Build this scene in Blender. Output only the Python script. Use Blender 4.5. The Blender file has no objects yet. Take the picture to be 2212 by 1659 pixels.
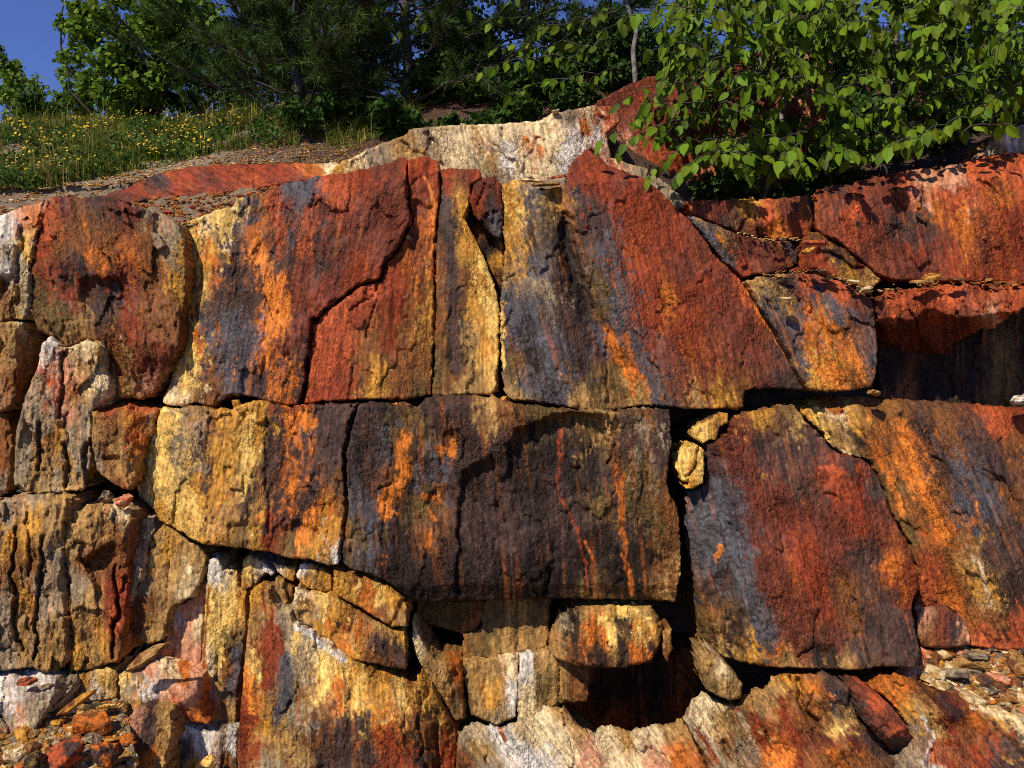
import bpy, math, random
import numpy as np
from mathutils import Vector, Matrix

# ------------------------------------------------------------------ camera, sky, sun, exposure
scene = bpy.context.scene
COL = scene.collection
CZ = 1.9                       # eye height
FP = 1703.0                    # focal length in reference pixels (picture 2212 x 1659)
PITCH = math.radians(-2.6)
SUN_DIR = Vector((0.50, 0.62, -0.90)).normalized()   # direction the light travels

cam_d = bpy.data.cameras.new("camera")
cam = bpy.data.objects.new("camera", cam_d)
COL.objects.link(cam)
cam.location = (0, 0, CZ)
cam.rotation_euler = (math.radians(90) + PITCH, 0, 0)
cam_d.sensor_width = 36.0
cam_d.lens = 36.0 * FP / 2212.0
cam_d.clip_start = 0.05
cam_d.clip_end = 4000
scene.camera = cam

elev = math.asin(-SUN_DIR.z)
azim = math.atan2(-SUN_DIR.x, -SUN_DIR.y)            # compass angle of the sun from +Y, clockwise
world = bpy.data.worlds.new("World")
scene.world = world
world.use_nodes = True
wn, wl = world.node_tree.nodes, world.node_tree.links
wn.clear()
w_out = wn.new("ShaderNodeOutputWorld")
w_bg = wn.new("ShaderNodeBackground")
w_sky = wn.new("ShaderNodeTexSky")
w_sky.sky_type = 'NISHITA'
w_sky.sun_disc = False
w_sky.sun_elevation = elev
w_sky.sun_rotation = azim
w_sky.altitude = 0
w_sky.air_density = 1.0
w_sky.dust_density = 0.0
w_sky.ozone_density = 6.0
w_bg.inputs[1].default_value = 0.075
w_hs = wn.new("ShaderNodeMix")                       # the photograph's strongly saturated blue, over the whole sky
w_hs.data_type = 'RGBA'; w_hs.blend_type = 'MULTIPLY'; w_hs.inputs[0].default_value = 1.0
w_hs.inputs[7].default_value = (.98, .98, 1.52, 1)
wl.new(w_sky.outputs[0], w_hs.inputs[6])
wl.new(w_hs.outputs[2], w_bg.inputs[0])
wl.new(w_bg.outputs[0], w_out.inputs[0])

sun_d = bpy.data.lights.new("sun", 'SUN')
sun_d.energy = 5.0
sun_d.angle = math.radians(0.5)
sun_d.color = (1.0, 0.93, 0.82)
sun = bpy.data.objects.new("sun", sun_d)
COL.objects.link(sun)
sun.rotation_euler = SUN_DIR.to_track_quat('-Z', 'Y').to_euler()
sun.location = (-6, -6, 12)

scene.render.engine = 'CYCLES'
scene.cycles.max_bounces = 4
scene.cycles.diffuse_bounces = 1
scene.cycles.use_denoising = False
scene.cycles.filter_width = 1.0
scene.view_settings.view_transform = 'Standard'
scene.view_settings.look = 'None'
scene.view_settings.gamma = 1.0
scene.view_settings.exposure = 0.02
scene.view_settings.use_curve_mapping = False

# ------------------------------------------------------------------ helpers
CP, SP = math.cos(PITCH), math.sin(PITCH)


def at(u, v, Y):
    """world points seen at reference pixel (u, v) at distance Y in front of the camera (arrays or scalars)"""
    u = np.asarray(u, float); v = np.asarray(v, float)
    a = (u - 1106.0) / FP
    b = (829.5 - v) / FP
    dy = CP - b * SP
    dz = SP + b * CP
    t = Y / dy
    return np.stack([a * t, dy * t + 0 * a, CZ + dz * t], -1)


def base_depth(u, v):
    return 4.0 + 0.0005 * (830.0 - np.asarray(v, float))


M32 = np.uint64(0xffffffff)


def _hash(ix, iy, seed):
    h = (ix.astype(np.int64).astype(np.uint64) * np.uint64(374761393) + iy.astype(np.int64).astype(np.uint64) * np.uint64(668265263)
         + np.uint64((seed * 2246822519 + 3266489917) % (1 << 32))) & M32
    h = ((h ^ (h >> np.uint64(13))) * np.uint64(1274126177)) & M32
    h = ((h ^ (h >> np.uint64(16))) * np.uint64(2654435761)) & M32
    return (h ^ (h >> np.uint64(15))) & M32


def h01(ix, iy, seed):
    return _hash(ix, iy, seed).astype(np.float64) / 4294967295.0


def pn(x, y, seed=0):
    x0 = np.floor(x); y0 = np.floor(y)
    fx = x - x0; fy = y - y0
    sx = fx * fx * fx * (fx * (fx * 6 - 15) + 10); sy = fy * fy * fy * (fy * (fy * 6 - 15) + 10)

    def g(dx, dy):
        a = h01(x0 + dx, y0 + dy, seed) * 6.2831853
        return np.cos(a) * (fx - dx) + np.sin(a) * (fy - dy)
    a = g(0, 0); b = g(1, 0); c = g(0, 1); d = g(1, 1)
    return ((a + (b - a) * sx) * (1 - sy) + (c + (d - c) * sx) * sy) * 1.5


def fbm(x, y, seed=0, octs=3, gain=0.5):
    r = 0; a = 1.0
    for i in range(octs):
        r = r + a * pn(x, y, seed + 17 * i)
        x = x * 2.03 + 5.1; y = y * 2.03 + 1.7; a *= gain
    return r


def facets(x, y, seed):
    """fractured facets: every jittered cell is a small tilted plane"""
    ix = np.floor(x); iy = np.floor(y)
    best = np.full(x.shape, 9e9); hh = np.zeros(x.shape); second = np.full(x.shape, 9e9)
    for dx in (-1, 0, 1):
        for dy in (-1, 0, 1):
            cx = ix + dx; cy = iy + dy
            px = cx + h01(cx, cy, seed); py = cy + h01(cx, cy, seed + 1)
            d = (px - x) ** 2 + (py - y) ** 2
            a = (h01(cx, cy, seed + 2) - .5) * 2; b = (h01(cx, cy, seed + 3) - .5) * 2; c = h01(cx, cy, seed + 4) - .5
            val = a * (x - px) + b * (y - py) + c * 0.9
            m = d < best
            second = np.where(m, best, np.minimum(second, d))
            hh = np.where(m, val, hh)
            best = np.where(m, d, best)
    return hh, np.sqrt(second) - np.sqrt(best)


def pts(s):
    return np.array([[float(q) for q in p.split(',')] for p in s.split()])


def seg_dist(u, v, P, closed=False):
    """distance of points to a polyline"""
    A = P if closed else P[:-1]
    Bq = np.roll(P, -1, 0) if closed else P[1:]
    best = np.full(u.shape, 9e9); bx = np.zeros(u.shape); by = np.zeros(u.shape)
    for (ax, ay), (cx, cy) in zip(A, Bq):
        ex, ey = cx - ax, cy - ay
        L = ex * ex + ey * ey + 1e-9
        t = np.clip(((u - ax) * ex + (v - ay) * ey) / L, 0, 1)
        qx = ax + t * ex; qy = ay + t * ey
        d = (u - qx) ** 2 + (v - qy) ** 2
        m = d < best
        best = np.where(m, d, best); bx = np.where(m, qx, bx); by = np.where(m, qy, by)
    return np.sqrt(best), bx, by


def inside(u, v, P):
    r = np.zeros(u.shape, bool)
    Q = np.roll(P, -1, 0)
    for (ax, ay), (cx, cy) in zip(P, Q):
        if ay == cy:
            continue
        c = ((ay > v) != (cy > v)) & (u < (cx - ax) * (v - ay) / (cy - ay) + ax)
        r ^= c
    return r


def roughen(P, seed, amp=3.0, step=7.0):
    out = []
    n = len(P)
    for i in range(n):
        a = P[i]; b = P[(i + 1) % n]
        k = max(1, int(np.hypot(*(b - a)) / step))
        for j in range(k):
            out.append(a + (b - a) * j / k)
    out = np.array(out)
    out[:, 0] += amp * .8 * fbm(out[:, 0] / 15, out[:, 1] / 15, seed, 3, .7)
    out[:, 1] += amp * .8 * fbm(out[:, 0] / 15 + 40, out[:, 1] / 15, seed + 5, 3, .7)
    return out


def lin(c):
    c = np.asarray(c, float) / 255.0
    return np.where(c <= 0.04045, c / 12.92, ((c + 0.055) / 1.055) ** 2.4)


PAL = {k: lin(v) for k, v in {
    'm': (112, 56, 38), 'r': (142, 60, 30), 'R': (182, 86, 46), 'o': (192, 104, 36), 'O': (228, 130, 48),
    'y': (198, 140, 54), 'Y': (240, 194, 102), 'c': (224, 196, 144), 'w': (220, 208, 188), 'b': (86, 83, 84),  # 'b': varnish grey with the sky's sheen painted into its colour
    'd': (76, 57, 49), 'k': (46, 35, 28), 'g': (154, 134, 102), 'n': (126, 78, 38), 't': (172, 132, 74),
    'v': (110, 86, 46), 'p': (204, 144, 106)}.items()}


def stain(u, v, seeds, ang, seed, strokes=(), stretch=2.6, fleck=0.30):
    """mineral stains: ragged streaky patches grown around colour seeds, plus drawn veins"""
    ca, sa = math.cos(ang), math.sin(ang)
    S = [q.split(',') for q in seeds.split()]
    sp = np.array([[float(q[0]), float(q[1])] for q in S])
    sc = np.array([PAL[q[2]] for q in S])
    a0 = u * ca - v * sa; l0 = u * sa + v * ca
    sa0 = sp[:, 0] * ca - sp[:, 1] * sa; sl0 = sp[:, 0] * sa + sp[:, 1] * ca

    def ev(wa, wl, pw):
        num = np.zeros(u.shape + (3,)); den = np.zeros(u.shape)
        for i in range(len(sp)):
            d2 = (wa - sa0[i]) ** 2 + ((wl - sl0[i]) / 1.7) ** 2 + 30.0
            w = 1.0 / d2 ** pw
            num += w[..., None] * sc[i]; den += w
        return num / den[..., None]
    ws = float(np.clip(min(np.ptp(sp[:, 0]), np.ptp(sp[:, 1])) / 220.0, .22, 1))    # small rocks carry small patches
    n1 = fbm(a0 / 46, l0 / (46 * stretch), seed + 3, 5, .66)
    n2 = fbm(a0 / 46 + 9, l0 / (46 * stretch) + 4, seed + 31, 5, .66)
    c1 = ev(a0 + 20 * ws * n1, l0 + 36 * ws * n2, 1.9)
    m1 = fbm(a0 / 60, l0 / 110, seed + 71, 3, .6)
    m2 = fbm(a0 / 60 + 3, l0 / 110 + 8, seed + 77, 3, .6)
    c2 = ev(a0 + 60 * ws * m1, l0 + 110 * ws * m2, 5.0)
    f = fbm(a0 / 9, l0 / (9 * stretch), seed + 91, 4, .68) + .35 * fbm(a0 / 70, l0 / 110, seed + 95, 2)
    w = np.clip((f - (0.60 - fleck)) / 0.06, 0, 1)[..., None] * 0.94
    c = c1 * (1 - w) + c2 * w
    for (k, wd, ps) in strokes:
        P = pts(ps)
        wob = 5.0
        uu = u + wob * fbm(a0 / 22, l0 / 40, seed + 111, 3, .6); vv = v + wob * fbm(a0 / 22 + 7, l0 / 40, seed + 119, 3, .6)
        d, _, _ = seg_dist(uu, vv, P)
        e = d / wd + 0.75 * fbm(a0 / 9, l0 / (9 * stretch), seed + 131, 3, .6)
        k1 = np.clip((1.05 - e) / 0.35, 0, 1)[..., None] * 0.92
        c = c * (1 - k1) + PAL[k] * k1
    # dark desert-varnish film left in crisp streaky flakes
    vf = fbm(a0 / 13, l0 / (13 * stretch * 1.3), seed + 161, 4, .7) + .45 * fbm(a0 / 90, l0 / 140, seed + 165, 2)
    vk = np.clip((vf - .22) / .12, 0, 1)[..., None] * .45
    c = c * (1 - vk) + (c * .30 + PAL['k'] * .30) * vk
    # long thin runs of seepage down the face
    s1 = fbm(a0 / 8, l0 / 260, seed + 171, 3, .65); s2 = fbm(a0 / 15 + 3, l0 / 300, seed + 175, 3, .6)
    dk = np.clip((s1 - .16) / .16, 0, 1)[..., None] * .5
    c = c * (1 - dk * .62)
    oc = (np.clip((s2 - .30) / .12, 0, 1) * np.clip(.5 + fbm(a0 / 120, l0 / 160, seed + 177, 2), 0, 1))[..., None] * .42
    c = c * (1 - oc) + (c * .5 + PAL['o'] * .62) * oc
    # tonal mottling of the mineral itself
    t = 1.06 + 0.20 * fbm(a0 / 16, l0 / 40, seed + 141, 3, .6) + 0.30 * fbm(a0 / 5.5, l0 / 10, seed + 151, 2, .6)
    return c * np.clip(t, .45, 1.7)[..., None]


def make_mesh(name, V, F, smooth=True, colors=None):
    """V (n,3); F list of (m,k) int arrays"""
    me = bpy.data.meshes.new(name)
    V = np.asarray(V, np.float32)
    me.vertices.add(len(V)); me.vertices.foreach_set("co", V.ravel())
    F = [np.asarray(f, np.int32) for f in F if len(f)]
    nl = sum(f.size for f in F); npoly = sum(len(f) for f in F)
    me.loops.add(nl); me.polygons.add(npoly)
    me.loops.foreach_set("vertex_index", np.concatenate([f.ravel() for f in F]))
    st = []; o = 0
    for f in F:
        st.append(o + np.arange(len(f)) * f.shape[1]); o += f.size
    me.polygons.foreach_set("loop_start", np.concatenate(st).astype(np.int32))
    me.polygons.foreach_set("use_smooth", np.full(npoly, smooth, bool))
    me.update(calc_edges=True)
    me.validate()
    if colors is not None:
        ca = me.color_attributes.new("stain", 'FLOAT_COLOR', 'POINT')
        c4 = np.ones((len(V), 4), np.float32); c4[:, :np.shape(colors)[1]] = colors
        ca.data.foreach_set("color", c4.ravel())
    return me


def link(name, me, mat=None, parent=None, label=None, cat=None, group=None, kind=None):
    o = bpy.data.objects.new(name, me)
    COL.objects.link(o)
    if mat is not None and me is not None:
        me.materials.clear(); me.materials.append(mat)
    if parent is not None:
        o.parent = parent
    if label: o["label"] = label
    if cat: o["category"] = cat
    if group: o["group"] = group
    if kind: o["kind"] = kind
    return o


# ------------------------------------------------------------------ materials
def nt(mat):
    mat.use_nodes = True
    n, l = mat.node_tree.nodes, mat.node_tree.links
    n.clear()
    return n, l


def mat_rock(name="stained_rock", bump=1.0):
    m = bpy.data.materials.new(name)
    n, l = nt(m)
    out = n.new("ShaderNodeOutputMaterial"); bs = n.new("ShaderNodeBsdfPrincipled")
    l.new(bs.outputs[0], out.inputs[0])
    at_ = n.new("ShaderNodeAttribute"); at_.attribute_name = "stain"
    geo = n.new("ShaderNodeNewGeometry")
    mp = n.new("ShaderNodeMapping"); mp.inputs['Scale'].default_value = (1, 1, 0.55)
    l.new(geo.outputs['Position'], mp.inputs['Vector'])
    n1 = n.new("ShaderNodeTexNoise"); n1.inputs['Scale'].default_value = 62; n1.inputs['Detail'].default_value = 4; n1.inputs['Roughness'].default_value = .6
    l.new(mp.outputs[0], n1.inputs['Vector'])
    rp = n.new("ShaderNodeValToRGB")
    rp.color_ramp.elements[0].position = .30; rp.color_ramp.elements[0].color = (.62, .60, .60, 1)
    rp.color_ramp.elements[1].position = .68; rp.color_ramp.elements[1].color = (1.28, 1.26, 1.24, 1)
    l.new(n1.outputs[0], rp.inputs[0])
    mx = n.new("ShaderNodeMix"); mx.data_type = 'RGBA'; mx.blend_type = 'MULTIPLY'; mx.inputs[0].default_value = 1.0
    l.new(at_.outputs['Color'], mx.inputs[6]); l.new(rp.outputs[0], mx.inputs[7])
    l.new(mx.outputs[2], bs.inputs['Base Color'])
    n2 = n.new("ShaderNodeTexNoise"); n2.inputs['Scale'].default_value = 78; n2.inputs['Detail'].default_value = 4; n2.inputs['Roughness'].default_value = .6
    l.new(mp.outputs[0], n2.inputs['Vector'])
    vo = n.new("ShaderNodeTexVoronoi"); vo.inputs['Scale'].default_value = 110
    l.new(mp.outputs[0], vo.inputs['Vector'])
    ad = n.new("ShaderNodeMath"); ad.operation = 'MULTIPLY_ADD'; ad.inputs[1].default_value = .22
    l.new(vo.outputs['Distance'], ad.inputs[0]); l.new(n2.outputs[0], ad.inputs[2])
    bp = n.new("ShaderNodeBump"); bp.inputs['Strength'].default_value = 1.0 * bump; bp.inputs['Distance'].default_value = .026
    bm_ = n.new("ShaderNodeMath"); bm_.operation = 'MULTIPLY'; bm_.inputs[1].default_value = bump
    l.new(at_.outputs['Alpha'], bm_.inputs[0]); l.new(bm_.outputs[0], bp.inputs['Strength'])
    l.new(ad.outputs[0], bp.inputs['Height']); l.new(bp.outputs[0], bs.inputs['Normal'])
    rr = n.new("ShaderNodeMapRange"); rr.inputs[3].default_value = .38; rr.inputs[4].default_value = .75
    l.new(n1.outputs[0], rr.inputs[0]); l.new(rr.outputs[0], bs.inputs['Roughness'])
    bs.inputs['Specular IOR Level'].default_value = .14
    return m


def mat_leaf(name, col, trans=.35, rough=.45):
    m = bpy.data.materials.new(name)
    n, l = nt(m)
    out = n.new("ShaderNodeOutputMaterial"); bs = n.new("ShaderNodeBsdfPrincipled"); tr = n.new("ShaderNodeBsdfTranslucent"); mx = n.new("ShaderNodeMixShader")
    oi = n.new("ShaderNodeObjectInfo"); at_ = n.new("ShaderNodeAttribute"); at_.attribute_name = "stain"
    geo = n.new("ShaderNodeNewGeometry")
    no = n.new("ShaderNodeTexNoise"); no.inputs['Scale'].default_value = 9
    l.new(geo.outputs['Position'], no.inputs['Vector'])
    hs = n.new("ShaderNodeHueSaturation")
    mr = n.new("ShaderNodeMapRange"); mr.inputs[3].default_value = .55; mr.inputs[4].default_value = 1.4
    l.new(oi.outputs['Random'], mr.inputs[0]); 
    mm = n.new("ShaderNodeMix"); mm.data_type = 'RGBA'; mm.blend_type = 'MULTIPLY'; mm.inputs[0].default_value = 1
    l.new(at_.outputs['Color'], mm.inputs[6]); mm.inputs[7].default_value = (*col, 1)
    l.new(mm.outputs[2], hs.inputs['Color'])
    m2 = n.new("ShaderNodeMapRange"); m2.inputs[3].default_value = .6; m2.inputs[4].default_value = 1.4
    l.new(no.outputs[0], m2.inputs[0]); l.new(m2.outputs[0], hs.inputs['Value'])
    l.new(hs.outputs[0], bs.inputs['Base Color']); l.new(hs.outputs[0], tr.inputs['Color'])
    bs.inputs['Roughness'].default_value = rough
    bs.inputs['Specular IOR Level'].default_value = .08
    mx.inputs[0].default_value = trans
    l.new(bs.outputs[0], mx.inputs[1]); l.new(tr.outputs[0], mx.inputs[2]); l.new(mx.outputs[0], out.inputs[0])
    return m


def mat_noise(name, c1, c2, scale=30, rough=.9, bump=.5):
    m = bpy.data.materials.new(name)
    n, l = nt(m)
    out = n.new("ShaderNodeOutputMaterial"); bs = n.new("ShaderNodeBsdfPrincipled")
    geo = n.new("ShaderNodeNewGeometry")
    no = n.new("ShaderNodeTexNoise"); no.inputs['Scale'].default_value = scale; no.inputs['Detail'].default_value = 6; no.inputs['Roughness'].default_value = .7
    l.new(geo.outputs['Position'], no.inputs['Vector'])
    rp = n.new("ShaderNodeValToRGB"); rp.color_ramp.elements[0].position = .35; rp.color_ramp.elements[1].position = .65
    rp.color_ramp.elements[0].color = (*c1, 1); rp.color_ramp.elements[1].color = (*c2, 1)
    l.new(no.outputs[0], rp.inputs[0]); l.new(rp.outputs[0], bs.inputs['Base Color'])
    bp = n.new("ShaderNodeBump"); bp.inputs['Strength'].default_value = bump; bp.inputs['Distance'].default_value = .02
    l.new(no.outputs[0], bp.inputs['Height']); l.new(bp.outputs[0], bs.inputs['Normal'])
    bs.inputs['Roughness'].default_value = rough
    l.new(bs.outputs[0], out.inputs[0])
    return m


ROCK = mat_rock()
EARTH = mat_noise("earth", (.07, .045, .025), (.24, .18, .11), 16)
def mat_attr(name, bump=.5, scale=30):
    m = mat_noise(name, (.6, .6, .6), (1.25, 1.25, 1.25), scale, .95, bump)
    n, l = m.node_tree.nodes, m.node_tree.links
    bs = next(x for x in n if x.type == 'BSDF_PRINCIPLED'); rp_ = next(x for x in n if x.type == 'VALTORGB')
    at_ = n.new("ShaderNodeAttribute"); at_.attribute_name = "stain"
    mx = n.new("ShaderNodeMix"); mx.data_type = 'RGBA'; mx.blend_type = 'MULTIPLY'; mx.inputs[0].default_value = 1
    l.new(at_.outputs['Color'], mx.inputs[6]); l.new(rp_.outputs[0], mx.inputs[7]); l.new(mx.outputs[2], bs.inputs['Base Color'])
    return m


SOIL = mat_attr("hill_soil", .8, 22)
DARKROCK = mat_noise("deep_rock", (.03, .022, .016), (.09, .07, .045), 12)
BARK = mat_noise("bark", (.03, .024, .018), (.10, .08, .06), 40)
WHITEBARK = mat_noise("pale_bark", (.05, .042, .033), (.26, .23, .19), 25)
LEAF_ASPEN = mat_leaf("aspen_leaf", (.12, .20, .018), .25)
LEAF_BIRCH = mat_leaf("birch_leaf", (.10, .17, .010), .16, .5)
LEAF_SHRUB = mat_leaf("shrub_leaf", (.05, .10, .016))
NEEDLE = mat_leaf("pine_needle", (.06, .095, .022), .15, .5)
GRASS = mat_leaf("grass_blade", (.17, .19, .04), .3, .6)
PETAL = mat_leaf("yellow_petal", (.75, .48, .04), .2, .6)

# ------------------------------------------------------------------ rock block builder
SEED = [11]
STEP = 2.5


def block(name, label, poly, seeds, off=0.0, tx=0.0, ty=0.0, thick=.5, rough=1.0, rnd=9.0, ang=0.0, feats=(), strokes=(),
          cat="rock", kind=None, fac=1.0, edge=3.0, fleck=.30, step=None, stretch=2.6, group=None, drop=0.0, smooth=1.0):
    SEED[0] += 13
    rnd = rnd * .26
    sd = SEED[0]
    st = step or STEP
    P0 = pts(poly)
    P = roughen(P0, sd, edge)
    uc, vc = P0.mean(0)
    u0, v0 = P.min(0) - st; u1, v1 = P.max(0) + st
    nx = int((u1 - u0) / st) + 2; ny = int((v1 - v0) / st) + 2
    U, Vv = np.meshgrid(u0 + np.arange(nx) * st, v0 + np.arange(ny) * st)
    cin = inside(U[:-1, :-1] + st / 2, Vv[:-1, :-1] + st / 2, P)
    idx = np.arange(nx * ny).reshape(ny, nx)
    q = np.stack([idx[:-1, :-1], idx[1:, :-1], idx[1:, 1:], idx[:-1, 1:]], -1)[cin]     # facing the camera
    used, inv = np.unique(q.ravel(), return_inverse=True)
    q = inv.reshape(-1, 4)
    u = U.ravel()[used].copy(); v = Vv.ravel()[used].copy()
    # boundary edges
    e = np.concatenate([q[:, [0, 1]], q[:, [1, 2]], q[:, [2, 3]], q[:, [3, 0]]])
    key = np.sort(e, 1); key = key[:, 0].astype(np.int64) * len(u) + key[:, 1]
    un, first, cnt = np.unique(key, return_index=True, return_counts=True)
    be = e[first[cnt == 1]]
    bv = np.unique(be)
    _, bx, by = seg_dist(u[bv], v[bv], P, True)
    dd = np.hypot(bx - u[bv], by - v[bv]); kk = np.minimum(1, 1.1 * st / np.maximum(dd, 1e-6))
    u[bv] += (bx - u[bv]) * kk; v[bv] += (by - v[bv]) * kk
    # small random shift of inner vertices: no visible grid
    inn = np.ones(len(u), bool); inn[bv] = False
    u[inn] += (h01(u[inn] * 7, v[inn] * 3, sd) - .5) * st * .5
    v[inn] += (h01(u[inn] * 5, v[inn] * 11, sd + 1) - .5) * st * .5
    d, _, _ = seg_dist(u, v, P, True)
    ca, sa = math.cos(ang), math.sin(ang)
    a = u * ca - v * sa; l = u * sa + v * ca
    h = .022 * fbm(u / 170, v / 170, sd, 2) * rough
    f1, e1 = facets(a / 62 + .25 * fbm(a / 30, l / 50, sd + 1, 2), l / 120 + .2 * fbm(a / 30 + 3, l / 50, sd + 2, 2), sd + 4)
    rs = min(rough, 1.15)
    h += .015 * f1 * rough * fac
    hair = np.clip(fbm(u / 60, v / 60, sd + 33, 2) * 2.2, 0, 1)
    h -= .010 * np.exp(-(e1 / .035) ** 2) * hair * fac
    f2, e2 = facets(a / 23 + .35 * fbm(a / 12, l / 18, sd + 8, 2), l / 42 + .2 * fbm(a / 9, l / 14, sd + 18, 2), sd + 9)
    h += .0036 * f2 * min(rough, 1.6) * fac
    f3, e3 = facets(a / 10, l / 26, sd + 19)
    h += .0015 * f3 * rs
    h += .0042 * fbm(a / 28, l / 90, sd + 6, 3, .55) * rough
    h += .0030 * fbm(a / 8.0, l / 20, sd + 7, 2, .6) * rs
    rdg = 1 - np.abs(fbm(a / 15, l / 80, sd + 27, 3, .6)) * 2.2
    h += .0024 * rdg * rs
    rj = rnd * (1 + 3.2 * np.maximum(0, fbm(u / 34, v / 34, sd + 12, 3, .6) - .12))
    rj = np.maximum(rj, 2.0)
    t = np.clip(1 - d / rj, 0, 1)
    h -= .0026 * rj * (1 - np.sqrt(np.clip(1 - t * t, 0, 1)))
    wu = u + 3.0 * fbm(u / 17, v / 17, sd + 14, 3, .6) + 9 * fbm(u / 55, v / 55, sd + 16, 2); wv = v + 3.0 * fbm(u / 17 + 5, v / 17, sd + 15, 3, .6) + 9 * fbm(u / 55 + 9, v / 55, sd + 17, 2)
    for ft in feats:
        k = ft[0]
        if k == 'crk':
            dd, _, _ = seg_dist(wu, wv, pts(ft[3]))
            h -= ft[2] * np.exp(-(dd / ft[1]) ** 2)
        elif k == 'cre':
            x0, y0, x1, y1 = ft[2]
            dx, dy = x1 - x0, y1 - y0; L = math.hypot(dx, dy)
            s = ((wu - x0) * (-dy) + (wv - y0) * dx) / L
            h -= ft[1] * np.maximum(0, s)
        elif k == 'pit':
            Q = pts(ft[3]); dd, _, _ = seg_dist(wu, wv, Q, True); ins = inside(wu, wv, Q)
            h -= ft[1] * np.where(ins, np.clip(dd / ft[2], 0, 1), 0)
        elif k == 'scp':
            Q = pts(ft[2]); dd, _, _ = seg_dist(wu, wv, Q, True); ins = inside(wu, wv, Q)
            vmin, vmax = Q[:, 1].min(), Q[:, 1].max()
            h -= ft[1] * np.where(ins, np.clip(dd / 13, 0, 1) * np.clip(1.12 - (wv - vmin) / (vmax - vmin), 0, 1), 0)
        elif k == 'bmp':
            _, hb, cx, cy, rx, ry = ft
            h += hb * np.exp(-((wu - cx) / rx) ** 2 - ((wv - cy) / ry) ** 2)
    Y = base_depth(u, v) + off + tx * (u - uc) / 1000 + ty * (vc - v) / 1000 - h
    front = at(u, v, Y)
    # side walls run straight back into the hill
    rings = [0.0] + [min(1.0, x_ / thick) for x_ in (.012, .03, .06, .10, .15, .21) if x_ < thick * .9] + [1.0]
    mapb = np.full(len(u), -1); mapb[bv] = np.arange(len(bv))
    cen = front[bv].mean(0)
    Vs = [front]; cu = [u]; cv = [v]
    base = len(u); nb = len(bv)
    ring_ids = [bv]
    for i, r in enumerate(rings[1:]):
        p = front[bv].copy()
        sh = 1 - .035 * r
        p[:, 0] = cen[0] + (p[:, 0] - cen[0]) * sh; p[:, 2] = cen[2] + (p[:, 2] - cen[2]) * sh
        D_ = thick * r / .00235
        nz = fbm(u[bv] / 23, (v[bv] + D_) / 23, sd + 21, 3, .6) * .016 * min(1, r * thick / .02)
        p[:, 0] += nz; p[:, 2] -= nz
        p[:, 1] += thick * r
        p[:, 2] -= drop * max(0, r * thick - .03)
        Vs.append(p); cu.append(u[bv] + .4 * D_); cv.append(v[bv] + D_)
        ring_ids.append(base + i * nb + np.arange(nb))
    F = [q]
    A = mapb[be[:, 0]]; B = mapb[be[:, 1]]
    for i in range(len(rings) - 1):
        F.append(np.stack([ring_ids[i][B], ring_ids[i][A], ring_ids[i + 1][A], ring_ids[i + 1][B]], -1))
    allV = np.concatenate(Vs)
    allV = np.concatenate([allV, [cen + np.array([0, thick, 0])]])
    ci = len(allV) - 1
    F.append(np.stack([ring_ids[-1][B], ring_ids[-1][A], np.full(len(A), ci)], -1))
    cu = np.concatenate(cu + [np.array([uc])]); cv = np.concatenate(cv + [np.array([vc])])
    col = stain(cu, cv, seeds, ang, 100, strokes, stretch, fleck)
    grit = np.clip(.62 + .75 * fbm(cu / 110, cv / 150, 301, 3, .6), .18, 1.15) * smooth
    me = make_mesh(name, allV, F, True, np.concatenate([col, grit[:, None]], 1))
    return link(name, me, ROCK, None, label, None if kind else cat, group, kind)


R_ = math.radians

# ------------------------------------------------------------------ the rock face: every block its own thing
# ---- upper course
block("rock_block", "rugged orange-brown block at the left of the upper course",
      "113,425 167,427 220,424 277,443 333,457 353,463 383,480 397,520 402,563 401,646 391,686 388,740 377,770 352,806 335,843 312,862 255,858 235,790 229,752 217,738 187,732 150,748 130,744 110,727 83,714 60,655 63,600 78,505 93,473",
      "130,450,m 200,440,d 280,470,m 340,480,g 105,500,R 160,520,n 180,480,n 230,520,n 270,560,o 320,530,n 360,520,g 100,580,r 140,600,k 190,600,d 230,640,k 280,620,m 330,600,n 380,600,y 360,650,n 90,640,v 120,690,v 160,700,t 220,690,k 280,690,r 330,690,n 370,720,n 260,760,n 300,780,m 340,760,m 280,840,t 320,840,p 180,560,d 125,540,n 210,570,o 250,590,m 150,640,r",
      off=-.02, rough=1.5, ang=R_(8), thick=.45, rnd=16,
      feats=[('bmp', .05, 230, 560, 120, 90), ('cre', .0012, (130, 430, 95, 640)), ('crk', 6, .04, "335,465 340,500"), ('scp', .05, "170,600 260,590 290,660 260,700 180,680"), ('cre', .0010, (110, 690, 240, 720))])
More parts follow.
